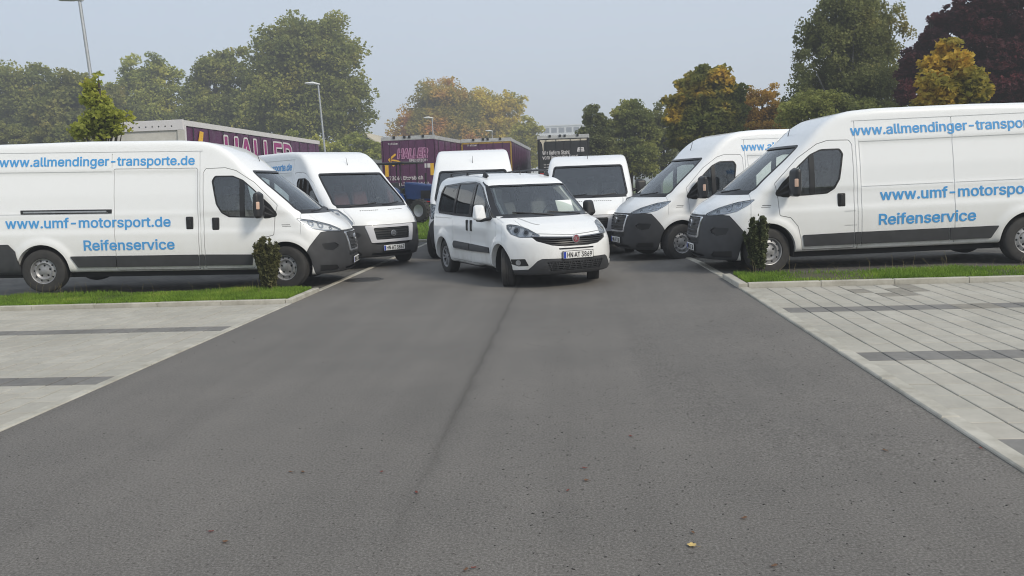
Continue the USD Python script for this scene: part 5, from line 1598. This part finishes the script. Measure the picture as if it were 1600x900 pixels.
# ------------------------------------------------------------------ blue compact tractor on the grass
MT['tractor_blue'] = mat('tractor_blue', (0.014, 0.05, 0.17), 0.35, coat=0.3, vary=0.2)
tp = at(640, 300, 31.0)
tr = thing('tractor', 'blue compact tractor with a canopy on the grass before the purple trailer', 'tractor', pose(tp[0], tp[1], float(gz(tp[0], tp[1])), math.radians(-28)))
obj('hood', hull((0.05, -0.25, 0.85, 0.04), (0.05, 0.25, 0.85, 0.04), (0.05, -0.25, 1.38, 0.06), (0.05, 0.25, 1.38, 0.06), (1.25, -0.23, 1.24, 0.07), (1.25, 0.23, 1.24, 0.07), (1.30, -0.24, 0.75, 0.04), (1.30, 0.24, 0.75, 0.04)), 'tractor_blue', tr, 40)
obj('radiator_grille', cat(rbox(1.335, 1.365, -0.2, 0.2, 0.78, 1.18, 0.01)), 'black_plastic', tr)
obj('side_grille', cat(rbox(0.75, 1.2, -0.30, -0.285, 0.82, 1.12, 0.006)), 'black_plastic', tr)
for s in (-1, 1):
    fl = (lambda a: a) if s > 0 else mir
    obj('headlight', fl(rbox(1.33, 1.375, 0.08, 0.22, 1.20, 1.28, 0.01)), 'lamp_bowl', tr)
    obj('fender', fl(prism(Point(-0.55, 0.60).buffer(0.70, 12).difference(Point(-0.55, 0.60).buffer(0.64, 12)).intersection(sbox(-1.4, 0.75, 0.2, 1.5)), 'y', 0.42, 0.80)), 'tractor_blue', tr, 30)
    for x, R, W in ((-0.55, 0.58, 0.30), (0.95, 0.40, 0.22)):
        ty = lathe([(R * 0.55, -W / 2), (R * 0.92, -W / 2), (R, -W * 0.36), (R, W * 0.36), (R * 0.92, W / 2), (R * 0.55, W / 2)], 36)
        ty.apply_transform(pose(x, s * 0.62, R, 0 if s > 0 else math.pi))
        wh = obj('wheel', ty, 'rubber', tr, 35)
        lug = []
        for k in range(18):
            b = trimesh.creation.box([0.05, W * 0.9, 0.035]); b.apply_transform(trimesh.transformations.rotation_matrix(0.4, [0, 0, 1])); b.apply_translation([0, 0, R + 0.012])
            b.apply_transform(trimesh.transformations.rotation_matrix(k * 2 * np.pi / 18, [0, 1, 0])); b.apply_translation([x, s * 0.62, R]); lug.append(b)
        obj('tread_lugs', cat(*lug), 'rubber', wh)
        hb = lathe([(0, 0.02), (0, 0.06), (R * 0.3, 0.06), (R * 0.56, 0.10), (R * 0.58, 0.0)], 24); hb.apply_transform(pose(x, s * 0.62, R, 0 if s > 0 else math.pi))
        obj('hub', hb, 'steel', wh, 35)
    for x in (-1.0, 0.0):
        obj('canopy_post', tube([(x, s * 0.5, 0.95), (x, s * 0.5, 2.14)], 0.022, 6), 'black_plastic', tr)
obj('canopy', cat(rbox(-1.25, 0.25, -0.62, 0.62, 2.12, 2.19, 0.025)), 'dark_plastic', tr, 30)
obj('seat', hull((-0.55, -0.2, 0.95, 0.05), (-0.55, 0.2, 0.95, 0.05), (-0.2, -0.2, 0.95, 0.05), (-0.2, 0.2, 0.95, 0.05)) + hull((-0.62, -0.2, 0.98, 0.05), (-0.62, 0.2, 0.98, 0.05), (-0.7, -0.18, 1.4, 0.04), (-0.7, 0.18, 1.4, 0.04)), 'black_plastic', tr, 40)
obj('gearbox', hull((-0.8, -0.3, 0.55, 0.06), (-0.8, 0.3, 0.55, 0.06), (0.1, -0.25, 0.55, 0.06), (0.1, 0.25, 0.55, 0.06), (-0.8, -0.3, 0.85, 0.06), (-0.8, 0.3, 0.85, 0.06), (0.1, 0.2, 0.8, 0.06)), 'under', tr, 40)
th = np.linspace(0, 2 * np.pi, 17)
obj('steering_wheel', cat(tube(np.stack([-0.05 + 0.05 * np.sin(th), 0.18 * np.cos(th), 1.42 + 0.17 * np.sin(th)], 1), 0.015, 5), tube([(-0.04, 0, 1.42), (0.1, 0, 1.2)], 0.02, 5)), 'black_plastic', tr)
obj('exhaust', tube([(0.9, -0.15, 1.25), (0.9, -0.15, 1.75)], 0.03, 8), 'under', tr)


# ------------------------------------------------------------------ street lamps
MT['lamp_white'] = mat('lamp_head_white', (0.66, 0.67, 0.67), 0.4)


def lamp(label, px, py, d, lean, hpx):
    """post through the photo pixel (px, py) at d metres, 7.3 m tall"""
    p = at(px, py, d)
    h = 7.3
    t = thing('street_lamp', label, 'street lamp', pose(p[0] + math.tan(lean) * p[2], p[1], 0, 0, 0, 0))
    top = (-math.tan(lean) * h, 0, h)
    obj('post', tube([(0, 0, 0), tuple(0.4 * np.array(top)), top], 0.068, 12, 0.045), 'steel', t, 40)
    obj('post_base', tube([(0, 0, -0.02), (-math.tan(lean) * 1.1, 0, 1.1)], 0.085, 12), 'steel', t, 40)
    a = math.radians(6) + lean * 0.5
    hd = hull((0.06, -0.03, 0.0, 0.045), (0.06, 0.03, 0.0, 0.045), (-0.25, -0.10, 0.05, 0.045), (-0.25, 0.10, 0.05, 0.045), (-0.68, -0.08, 0.04, 0.035), (-0.68, 0.08, 0.04, 0.035), (-0.3, 0.0, 0.10, 0.04))
    hm = pose(top[0], 0, h + 0.02, 0, -a * 0.4)
    hh = obj('lamp_head', hd, 'lamp_white', t, 40, hm)
    obj('lamp_glass', hull((-0.2, -0.07, -0.005, 0.03), (-0.2, 0.07, -0.005, 0.03), (-0.6, -0.05, -0.005, 0.03), (-0.6, 0.05, -0.005, 0.03)), 'lens_milk', hh, 40)
    return t


MT['lens_milk'] = mat('lamp_glass_milky', (0.50, 0.52, 0.53), 0.25)
lamp('leaning grey street lamp at the far left, in front of the trees', 139, 100, 24.0, math.radians(4.2), 0)
lamp('grey street lamp before the big round tree, second from the left', 503, 190, 45.0, math.radians(2.8), 0)
lamp('small grey street lamp above the purple trailer with the arrow', 676, 200, 70.0, math.radians(0.5), 0)
lamp('most distant street lamp, just its head above the ochre-framed trailer', 769, 212, 90.0, 0.0, 0)


# ------------------------------------------------------------------ buildings behind
MT['wall_grey'] = mat('hall_wall_grey', (0.20, 0.215, 0.21), 0.8, vary=0.15, scale=1)
MT['roof_beige'] = mat('hall_roof_beige', (0.52, 0.47, 0.36), 0.8, vary=0.15, scale=0.6)
MT['wall_white'] = mat('far_wall_white', (0.66, 0.67, 0.68), 0.8, vary=0.1, scale=0.4)
MT['pane_dark'] = mat('far_window', (0.06, 0.075, 0.09), 0.2)
a = at(492, 225, 110); b = at(640, 225, 110)
hl = thing('hall', 'low grey hall with a pale beige pitched roof, left of the arrow trailer', 'building', pose(a[0], a[1], 0))
W = 12.5
H1, H2 = 4.4, at(575, 207, 110)[2]
obj('wall', prism(Polygon([(0, 0), (W, 0), (W, H1), (W / 2, H2 - 0.3), (0, H1)]), 'y', 0, 30), 'wall_grey', hl)
obj('roof', cat(prism(Polygon([(-0.5, H1 - 0.05), (W / 2, H2 - 0.06), (W + 0.5, H1 - 0.05), (W + 0.5, H1 + 0.15), (W / 2, H2 + 0.16), (-0.5, H1 + 0.15)]), 'y', -0.5, 30.5)), 'roof_beige', hl)
for k in range(8):
    obj('wall_panel', tbox(0.15 + k * 1.54, 0.15 + k * 1.54 + 1.45, -0.05, -0.003, 0.4, 4.0), 'wall_grey', hl)
obj('gate', tbox(5.0, 9.0, -0.10, -0.052, 0, 3.2), 'steel', hl)
a = at(824, 205, 380); b = at(912, 205, 380)
of = thing('office_building', 'far pale flat-roofed building fading into the mist above the black trailer', 'building', pose(a[0], a[1], 0))
W = b[0] - a[0] + 6; H = at(870, 195.5, 380)[2]
obj('wall', tbox(0, W, 0, 14, 0, H - 0.5), 'wall_white', of)
obj('roof', tbox(-0.4, W + 0.4, -0.4, 14.4, H - 0.5, H), 'wall_white', of)
for fl_ in range(int(H / 5.2)):
    for k in range(int(W / 3.4)):
        wf = obj('window', tbox(0.6 + k * 3.4, 3.3 + k * 3.4, -0.06, -0.003, H - 3.6 - fl_ * 5.2, H - 1.2 - fl_ * 5.2), 'alu', of)
        obj('pane', tbox(0.7 + k * 3.4, 3.2 + k * 3.4, -0.085, -0.063, H - 3.5 - fl_ * 5.2, H - 1.28 - fl_ * 5.2), 'pane_dark', wf)
# wooded ridge in the mist
ny, nx = 14, 90
X, Y = np.meshgrid(np.linspace(-640, 640, nx), np.linspace(520, 1000, ny), indexing='ij')
prof = 36 * np.clip((Y - 520) / 280, 0, 1) ** 0.8 * (0.65 + 0.6 * meshkit.fbm(np.stack([X / 130, Y / 130, 0 * X], -1), 3, 2)) * (0.72 + 0.28 * np.sin(X / 170 + 0.9))
Z = prof + 5.5 * meshkit.fbm(np.stack([X / 9, Y / 9, 0 * X], -1), 3, 8) * np.clip((Y - 530) / 80, 0, 1) - 3
V = np.stack([X, Y, Z], -1).reshape(-1, 3)
i = (np.arange(nx - 1)[:, None] * ny + np.arange(ny - 1)).ravel()
MT['ridge'] = mat('ridge_wood', (0.06, 0.085, 0.04), 0.9, vary=0.4, scale=0.05)
tag(obj('hills', (V, np.stack([i, i + ny, i + ny + 1, i + 1], 1)), 'ridge', None, True), 'wooded ridge fading into the mist', kind='structure')


# ------------------------------------------------------------------ trees
MT['bark'] = mat('bark', (0.085, 0.07, 0.055), 0.9, vary=0.45, scale=8, bump=0.5, bscale=18, dist=0.03)
MT['bark_pale'] = mat('bark_birch', (0.34, 0.33, 0.30), 0.85, vary=0.6, scale=5)


def leaf_quads(P, size, up_bias, r, droop=0.0):
    """one folded leaf (two triangles) at each point"""
    n = len(P)
    a = r.normal(size=(n, 3)); a[:, 2] = a[:, 2] * 0.6 - droop
    a /= np.linalg.norm(a, axis=1, keepdims=True)
    nrm = r.normal(size=(n, 3)); nrm[:, 2] += up_bias
    b = np.cross(nrm, a); b /= np.maximum(np.linalg.norm(b, axis=1, keepdims=True), 1e-6)
    c = np.cross(a, b)
    s = size * r.uniform(0.6, 1.35, (n, 1))
    w = s * r.uniform(0.34, 0.5, (n, 1))
    V = np.stack([P - a * s * 0.5, P + b * w + c * w * 0.25, P + a * s * 0.5, P - b * w + c * w * 0.25], 1).reshape(-1, 3)
    k = np.arange(n)[:, None] * 4
    return V, np.vstack([k + [0, 1, 2], k + [0, 2, 3]])


def tree(name, label, base, h, blobs, leaf, n_leaf, material, seed, bark='bark', trunk_r=None, group=None, fill=0.62, cl=0.23, droop=0.0, cat_='tree', limbs=26, twist=0.0, sparse=0.0):
    """blobs: (dx, dy, z, rx, ry, rz) ellipsoids of the crown, metres from the base; leaves gather in clumps at the ends of limbs"""
    r = np.random.default_rng(seed)
    t = thing(name, label, cat_, pose(base[0], base[1], base[2] if len(base) > 2 else 0.0), group)
    n_leaf = int(n_leaf * 2.3)
    vol = np.array([b[3] * b[4] * b[5] for b in blobs]) ** 0.8
    ncl = []
    tot = max(50, int(n_leaf / 95))
    for b, q in zip(blobs, vol / vol.sum()):
        k = max(6, int(tot * q))
        d = r.normal(size=(k, 3)); d /= np.linalg.norm(d, axis=1, keepdims=True)
        d[:, 2] = np.where(d[:, 2] < -0.55, -d[:, 2] * 0.5, d[:, 2])
        rad = r.uniform(0.30, 1.0, (k, 1)) ** fill
        lump = 0.80 + 0.40 * meshkit.noise(d * 2.1 + seed * 3.7 + 20, seed)[:, None]
        ncl.append(np.column_stack([np.array(b[:3]) + d * rad * lump * np.array(b[3:6]), np.full(k, (b[3] * b[4] * b[5]) ** (1 / 3))]))
    C = np.vstack(ncl)
    keep = r.random(len(C)) > sparse
    C = C[keep]
    per = max(4, n_leaf // len(C))
    rad = C[:, 3:4] * cl * r.uniform(0.55, 1.5, (len(C), 1))
    cnt = np.maximum(3, (per * (rad[:, 0] / rad.mean()) ** 1.6).astype(int))
    idx = np.repeat(np.arange(len(C)), cnt)
    o = r.normal(size=(len(idx), 3))
    o *= (r.random((len(idx), 1)) ** 0.45) / np.maximum(np.linalg.norm(o, axis=1, keepdims=True), 1e-6)
    P = C[idx, :3] + o * rad[idx] * [1.25, 1.25, 0.85]
    P[:, 2] -= droop * rad[idx, 0] * r.random(len(idx)) * 2.2
    P = P[P[:, 2] > 0.25]
    v, f = leaf_quads(P, leaf * 0.80, 0.9, r, droop)
    obj('crown', (v, f, None), material, t)
    # trunk and limbs towards the clumps
    tr_ = trunk_r or 0.018 * h + 0.03
    zc = np.mean([b[2] for b in blobs]); top = max(b[2] + b[5] * 0.35 for b in blobs)
    cx, cy = np.average([b[0] for b in blobs], weights=vol), np.average([b[1] for b in blobs], weights=vol)
    sp = [np.array([0, 0, -0.15]), np.array([cx * 0.1, cy * 0.1, top * 0.25]), np.array([cx * 0.5 + r.normal() * 0.02 * h, cy * 0.5, top * 0.55]), np.array([cx, cy, top])]
    ms = [tube(sp, tr_, 9, tr_ * 0.25)]
    pick = r.choice(len(C), min(limbs, len(C)), replace=False)
    for k in pick:
        e = C[k, :3]
        s0 = np.clip(e[2] * r.uniform(0.35, 0.7), top * 0.15, top * 0.9) / top
        j = min(2, int(np.searchsorted([0.25, 0.55, 1.0], s0)))
        zz = [p[2] for p in sp]
        st = np.array([np.interp(s0 * top, zz, [p[i] for p in sp]) for i in range(3)])
        mid = (st * 0.45 + e * 0.55); mid[2] += 0.06 * np.linalg.norm(e - st)
        ms.append(tube([st, mid, e], tr_ * 0.34 * (1 - 0.6 * s0), 5, tr_ * 0.05))
    obj('trunk', trimesh.util.concatenate(ms), bark, t)
    return t


G_ASH = leafy('foliage_dull_green', [(0.0, (0.147, 0.173, 0.048)), (0.45, (0.282, 0.297, 0.072)), (0.8, (0.482, 0.423, 0.095)), (1.0, (0.700, 0.519, 0.112))], 0.35)
G_BROWN = leafy('foliage_brown_green', [(0.0, (0.126, 0.153, 0.044)), (0.4, (0.251, 0.255, 0.071)), (0.75, (0.432, 0.313, 0.083)), (1.0, (0.524, 0.366, 0.099))], 0.3)
G_FRESH = leafy('foliage_mid_green', [(0.0, (0.168, 0.211, 0.054)), (0.5, (0.398, 0.413, 0.087)), (1.0, (0.700, 0.633, 0.127))], 0.4)
G_AUT = leafy('foliage_autumn', [(0.0, (0.18, 0.18, 0.04)), (0.30, (0.34, 0.29, 0.06)), (0.50, (0.56, 0.36, 0.08)), (0.66, (0.60, 0.28, 0.10)), (0.85, (0.58, 0.20, 0.10)), (1.0, (0.52, 0.32, 0.09))], 0.22)
G_PALE = leafy('foliage_pale_yellow_green', [(0.0, (0.232, 0.239, 0.047)), (0.5, (0.461, 0.427, 0.074)), (1.0, (0.700, 0.638, 0.112))], 0.3)
G_DARK = leafy('foliage_dark_green', [(0.0, (0.084, 0.104, 0.039)), (0.6, (0.189, 0.202, 0.063)), (1.0, (0.389, 0.312, 0.083))], 0.6)
G_CHEST = leafy('foliage_chestnut', [(0.0, (0.11, 0.14, 0.032)), (0.34, (0.20, 0.20, 0.04)), (0.48, (0.55, 0.40, 0.05)), (0.72, (0.66, 0.40, 0.05)), (1.0, (0.60, 0.28, 0.05))], 0.45)
G_BIRCH = leafy('foliage_birch', [(0.0, (0.115, 0.137, 0.047)), (0.55, (0.224, 0.235, 0.074)), (0.85, (0.406, 0.326, 0.091)), (1.0, (0.452, 0.471, 0.103))], 0.4)
G_PURP = leafy('foliage_purple_maple', [(0.0, (0.037, 0.015, 0.019)), (0.55, (0.103, 0.025, 0.034)), (0.9, (0.265, 0.056, 0.056)), (1.0, (0.327, 0.093, 0.063))], 0.6)
G_YEL = leafy('foliage_yellow', [(0.0, (0.15, 0.16, 0.03)), (0.35, (0.30, 0.26, 0.04)), (0.6, (0.60, 0.40, 0.05)), (1.0, (0.68, 0.42, 0.05))], 0.9, 0.4)
G_YOUNG = leafy('foliage_young_maple', [(0.0, (0.169, 0.207, 0.035)), (0.5, (0.370, 0.387, 0.055)), (0.85, (0.616, 0.525, 0.084)), (1.0, (0.660, 0.387, 0.106))], 1.2, 0.4)
G_ORANGE = leafy('foliage_thin_orange', [(0.0, (0.212, 0.184, 0.037)), (0.5, (0.518, 0.316, 0.055)), (1.0, (0.595, 0.447, 0.065))], 0.6)


def crown(d, *ell, depth=0.85):
    """photo ellipses (px, py, half width, half height) at d metres -> base and blobs"""
    P = [at(e[0], e[1], d) for e in ell]
    x0, y0 = np.mean([p[0] for p in P]), P[0][1]
    return (x0, y0), [(p[0] - x0, p[1] - y0 + (i % 3 - 1) * 0.12 * e[2] * d / 1300, p[2], e[2] * d / 1300, e[2] * d / 1300 * depth, e[3] * d / 1300) for i, (p, e) in enumerate(zip(P, ell))]


def plant(name, label, d, ell, leaf, n, material, seed, **kw):
    b, bl = crown(d, *ell)
    h = max(q[2] + q[5] for q in bl)
    return tree(name, label, b, h, bl, leaf, n, material, seed, **kw)


plant('deciduous_tree', 'dull green round tree at the far left edge', 91, [(20, 180, 55, 70), (55, 165, 45, 58), (0, 200, 40, 60)], 0.40, 15000, G_ASH, 11)
plant('deciduous_tree', 'brownish tree just left of the leaning lamp post', 86, [(115, 172, 48, 62), (85, 190, 45, 60), (140, 200, 40, 60)], 0.40, 14000, G_BROWN, 12)
plant('deciduous_tree', 'brownish tree behind the young maple, right of the leaning lamp post', 92, [(160, 190, 40, 52), (185, 205, 40, 40)], 0.40, 9000, G_BROWN, 31)
plant('deciduous_tree', 'pale green tree with several tops right of the leaning lamp post', 99, [(215, 150, 28, 66), (240, 135, 26, 52), (265, 150, 24, 50), (190, 180, 26, 50), (230, 195, 55, 50)], 0.40, 15000, G_FRESH, 13, fill=0.5)
plant('deciduous_tree', 'green two-topped tree left of the big round tree', 94, [(338, 140, 32, 66), (368, 125, 28, 58), (310, 165, 26, 48), (340, 195, 60, 45)], 0.40, 15000, G_ASH, 14, fill=0.5)
plant('deciduous_tree', 'big round green tree behind the second street lamp', 89, [(470, 90, 62, 68), (510, 110, 62, 80), (430, 120, 48, 70), (525, 165, 58, 60), (450, 170, 75, 60), (480, 205, 80, 40)], 0.43, 30000, G_ASH, 15, limbs=40)
plant('deciduous_tree', 'orange and red autumn tree behind the arrow trailer', 122, [(692, 170, 52, 48), (650, 200, 40, 36), (725, 185, 40, 42), (690, 210, 70, 38)], 0.43, 20000, G_AUT, 16)
plant('deciduous_tree', 'yellow-green autumn tree behind the ochre-framed trailer', 125, [(755, 185, 42, 42), (795, 178, 30, 38), (775, 215, 55, 40)], 0.43, 14000, leafy('foliage_autumn_yellow', [(0.0, (0.262, 0.267, 0.047)), (0.5, (0.616, 0.479, 0.074)), (0.85, (0.700, 0.638, 0.094)), (1.0, (0.700, 0.399, 0.094))], 0.2), 17)
plant('deciduous_tree', 'small pale yellow-green tree between the ochre-framed and black trailers', 109, [(822, 215, 22, 32), (826, 245, 20, 35)], 0.33, 6000, G_PALE, 18)
plant('conifer_tree', 'dark green dense tree right of the black trailer', 47, [(928, 200, 20, 38), (930, 235, 32, 40), (925, 260, 32, 35)], 0.17, 11000, G_DARK, 19, fill=0.5)
plant('deciduous_tree', 'green tree with a ragged top behind the low-roof van', 49, [(985, 190, 30, 40), (965, 215, 26, 40), (1005, 215, 28, 45), (985, 255, 45, 40)], 0.18, 14000, leafy('foliage_deep_green', [(0.0, (0.113, 0.145, 0.040)), (0.6, (0.285, 0.297, 0.070)), (1.0, (0.571, 0.418, 0.102))], 0.5), 20, fill=0.5)
plant('deciduous_tree', 'thin grey-green tree left of the orange chestnut', 50, [(1028, 200, 28, 38), (1035, 235, 30, 45)], 0.16, 6000, G_BIRCH, 21, sparse=0.25)
plant('chestnut_tree', 'chestnut tree turning orange behind the half-hidden right van', 36, [(1105, 140, 36, 44), (1075, 165, 34, 40), (1125, 165, 36, 55), (1070, 205, 32, 42), (1110, 205, 50, 50)], 0.24, 17000, G_CHEST, 22)
plant('deciduous_tree', 'thin orange-brown tree between the chestnut and the big birch', 38, [(1190, 165, 34, 42), (1170, 190, 28, 40), (1215, 185, 28, 44), (1190, 210, 48, 34)], 0.13, 7000, G_ORANGE, 23, sparse=0.2, limbs=60)
plant('birch_tree', 'tall loose birch behind the nearest right-hand van', 33, [(1325, 20, 62, 60), (1300, 70, 66, 58), (1355, 70, 60, 70), (1275, 110, 44, 52), (1330, 140, 86, 60), (1385, 130, 34, 55), (1390, 40, 30, 50), (1260, 165, 40, 45)], 0.125, 27000, G_BIRCH, 24, bark='bark_pale', droop=0.7, limbs=90, sparse=0.40, cl=0.17)
plant('deciduous_tree', 'low brown-green bushy tree at the foot of the big birch', 31, [(1270, 178, 55, 36), (1350, 185, 55, 32)], 0.13, 9000, G_ASH, 25)
plant('purple_maple', 'large dark purple-leaved maple at the right edge', 29, [(1560, 25, 58, 62), (1520, 40, 34, 50), (1605, 90, 70, 75), (1535, 100, 46, 60), (1570, 150, 70, 40)], 0.18, 19000, G_PURP, 26, limbs=60, sparse=0.25, cl=0.2)
plant('purple_maple', 'smaller dark purple-leaved maple right of the birch', 30, [(1462, 65, 28, 44), (1440, 105, 32, 40), (1435, 145, 36, 32), (1485, 40, 30, 40)], 0.16, 8000, G_PURP, 27, sparse=0.1, cl=0.25)
plant('field_maple', 'young yellow maple before the purple maples, above the right van', 22, [(1484, 78, 17, 26), (1474, 108, 30, 30), (1500, 118, 26, 26), (1486, 145, 44, 30), (1520, 150, 26, 22), (1456, 152, 26, 24)], 0.19, 3000, G_YEL, 28, limbs=40, cl=0.42, sparse=0.1)
plant('young_maple', 'young green maple by the leaning lamp post, behind the left van', 19.5, [(150, 138, 13, 22), (150, 165, 22, 26), (170, 188, 28, 22), (148, 205, 26, 22), (180, 208, 20, 14)], 0.14, 1050, G_YOUNG, 29, limbs=34, cl=0.62, sparse=0.1)

for k, (x0, x1, y0, mt_, lab) in enumerate(((-12, 130, 222, G_BROWN, 'low brown-green hedge under the trees at the far left'), (120, 290, 226, G_ASH, 'low green hedge under the pale green tree, behind the white trailer end'), (280, 590, 236, G_FRESH, 'low green hedge at the foot of the big round tree'))):
    plant('hedge', lab, 75, [(x, y0 + 6 * ((q * 7) % 3 - 1), 30, 26) for q, x in enumerate(np.arange(x0, x1 + 1, 30))], 0.30, 5500 if k < 2 else 9000, mt_, 60 + k, cat_='hedge', limbs=12)


# small upright conifers in the grass strips
def bush(name, label, base, h, w, seed, material, n, tips):
    r = np.random.default_rng(seed)
    t = thing(name, label, 'conifer', pose(base[0], base[1], float(gz(base[0], base[1])) + 0.05))
    V, Fs, o = [], [], 0
    stems = []
    for k in range(tips):
        a = r.uniform(0, 2 * np.pi); rr = w * math.sqrt(r.random())
        hh = h * r.uniform(0.62, 1.04)
        b = np.array([0.40 * rr * math.cos(a), 0.40 * rr * math.sin(a), 0.0]); m_ = np.array([rr * math.cos(a) * 0.8, rr * math.sin(a) * 0.8, hh * 0.5]); e = np.array([rr * math.cos(a) * 1.1 + r.normal() * 0.02, rr * math.sin(a) * 1.1 + r.normal() * 0.02, hh])
        stems.append(tube([b, m_, e], 0.008, 4, 0.002))
        q = n // tips
        s = r.uniform(0.10, 1.0, q)
        c = (1 - s[:, None]) ** 2 * b + 2 * s[:, None] * (1 - s[:, None]) * m_ + s[:, None] ** 2 * e
        c = c + r.normal(size=(q, 3)) * [0.016, 0.016, 0.012]
        v, f = leaf_quads(c, 0.045, 0.2, r, -0.7)
        V.append(v); Fs.append(f + o); o += len(v)
    obj('needles', (np.vstack(V), np.vstack(Fs), None), material, t)
    obj('stem', trimesh.util.concatenate(stems), 'bark', t)


Y_L = leafy('yew_needles_left', [(0.0, (0.050, 0.053, 0.020)), (0.6, (0.099, 0.098, 0.033)), (1.0, (0.186, 0.138, 0.049))], 5.0, 0.2)
Y_R = leafy('yew_needles_right', [(0.0, (0.034, 0.048, 0.019)), (0.6, (0.087, 0.098, 0.037)), (1.0, (0.231, 0.144, 0.054))], 5.0, 0.2)
q = at_ground(421, 458)
bush('small_conifer', 'small upright olive-green conifer in the left grass strip', (q[0], q[1]), 0.84, 0.165, 41, Y_L, 13000, 52)
q = at_ground(1187, 428)
bush('small_conifer', 'small dark conifer in the right grass strip', (q[0], q[1] ), 0.84, 0.19, 42, Y_R, 7000, 30)

# ------------------------------------------------------------------ mist
hz = trimesh.creation.box([1560, 1560, 50.0]); hz.apply_translation([0, 500, 23.5])
tag(obj('haze', hz, usdkit.material(stage, '/World/Looks/mist', {'v': ('principled_volume', {'color': (0.965, 0.98, 0.995), 'density': 0.0022, 'anisotropy': 0.2})}, volume='v.volume')), kind='stuff')
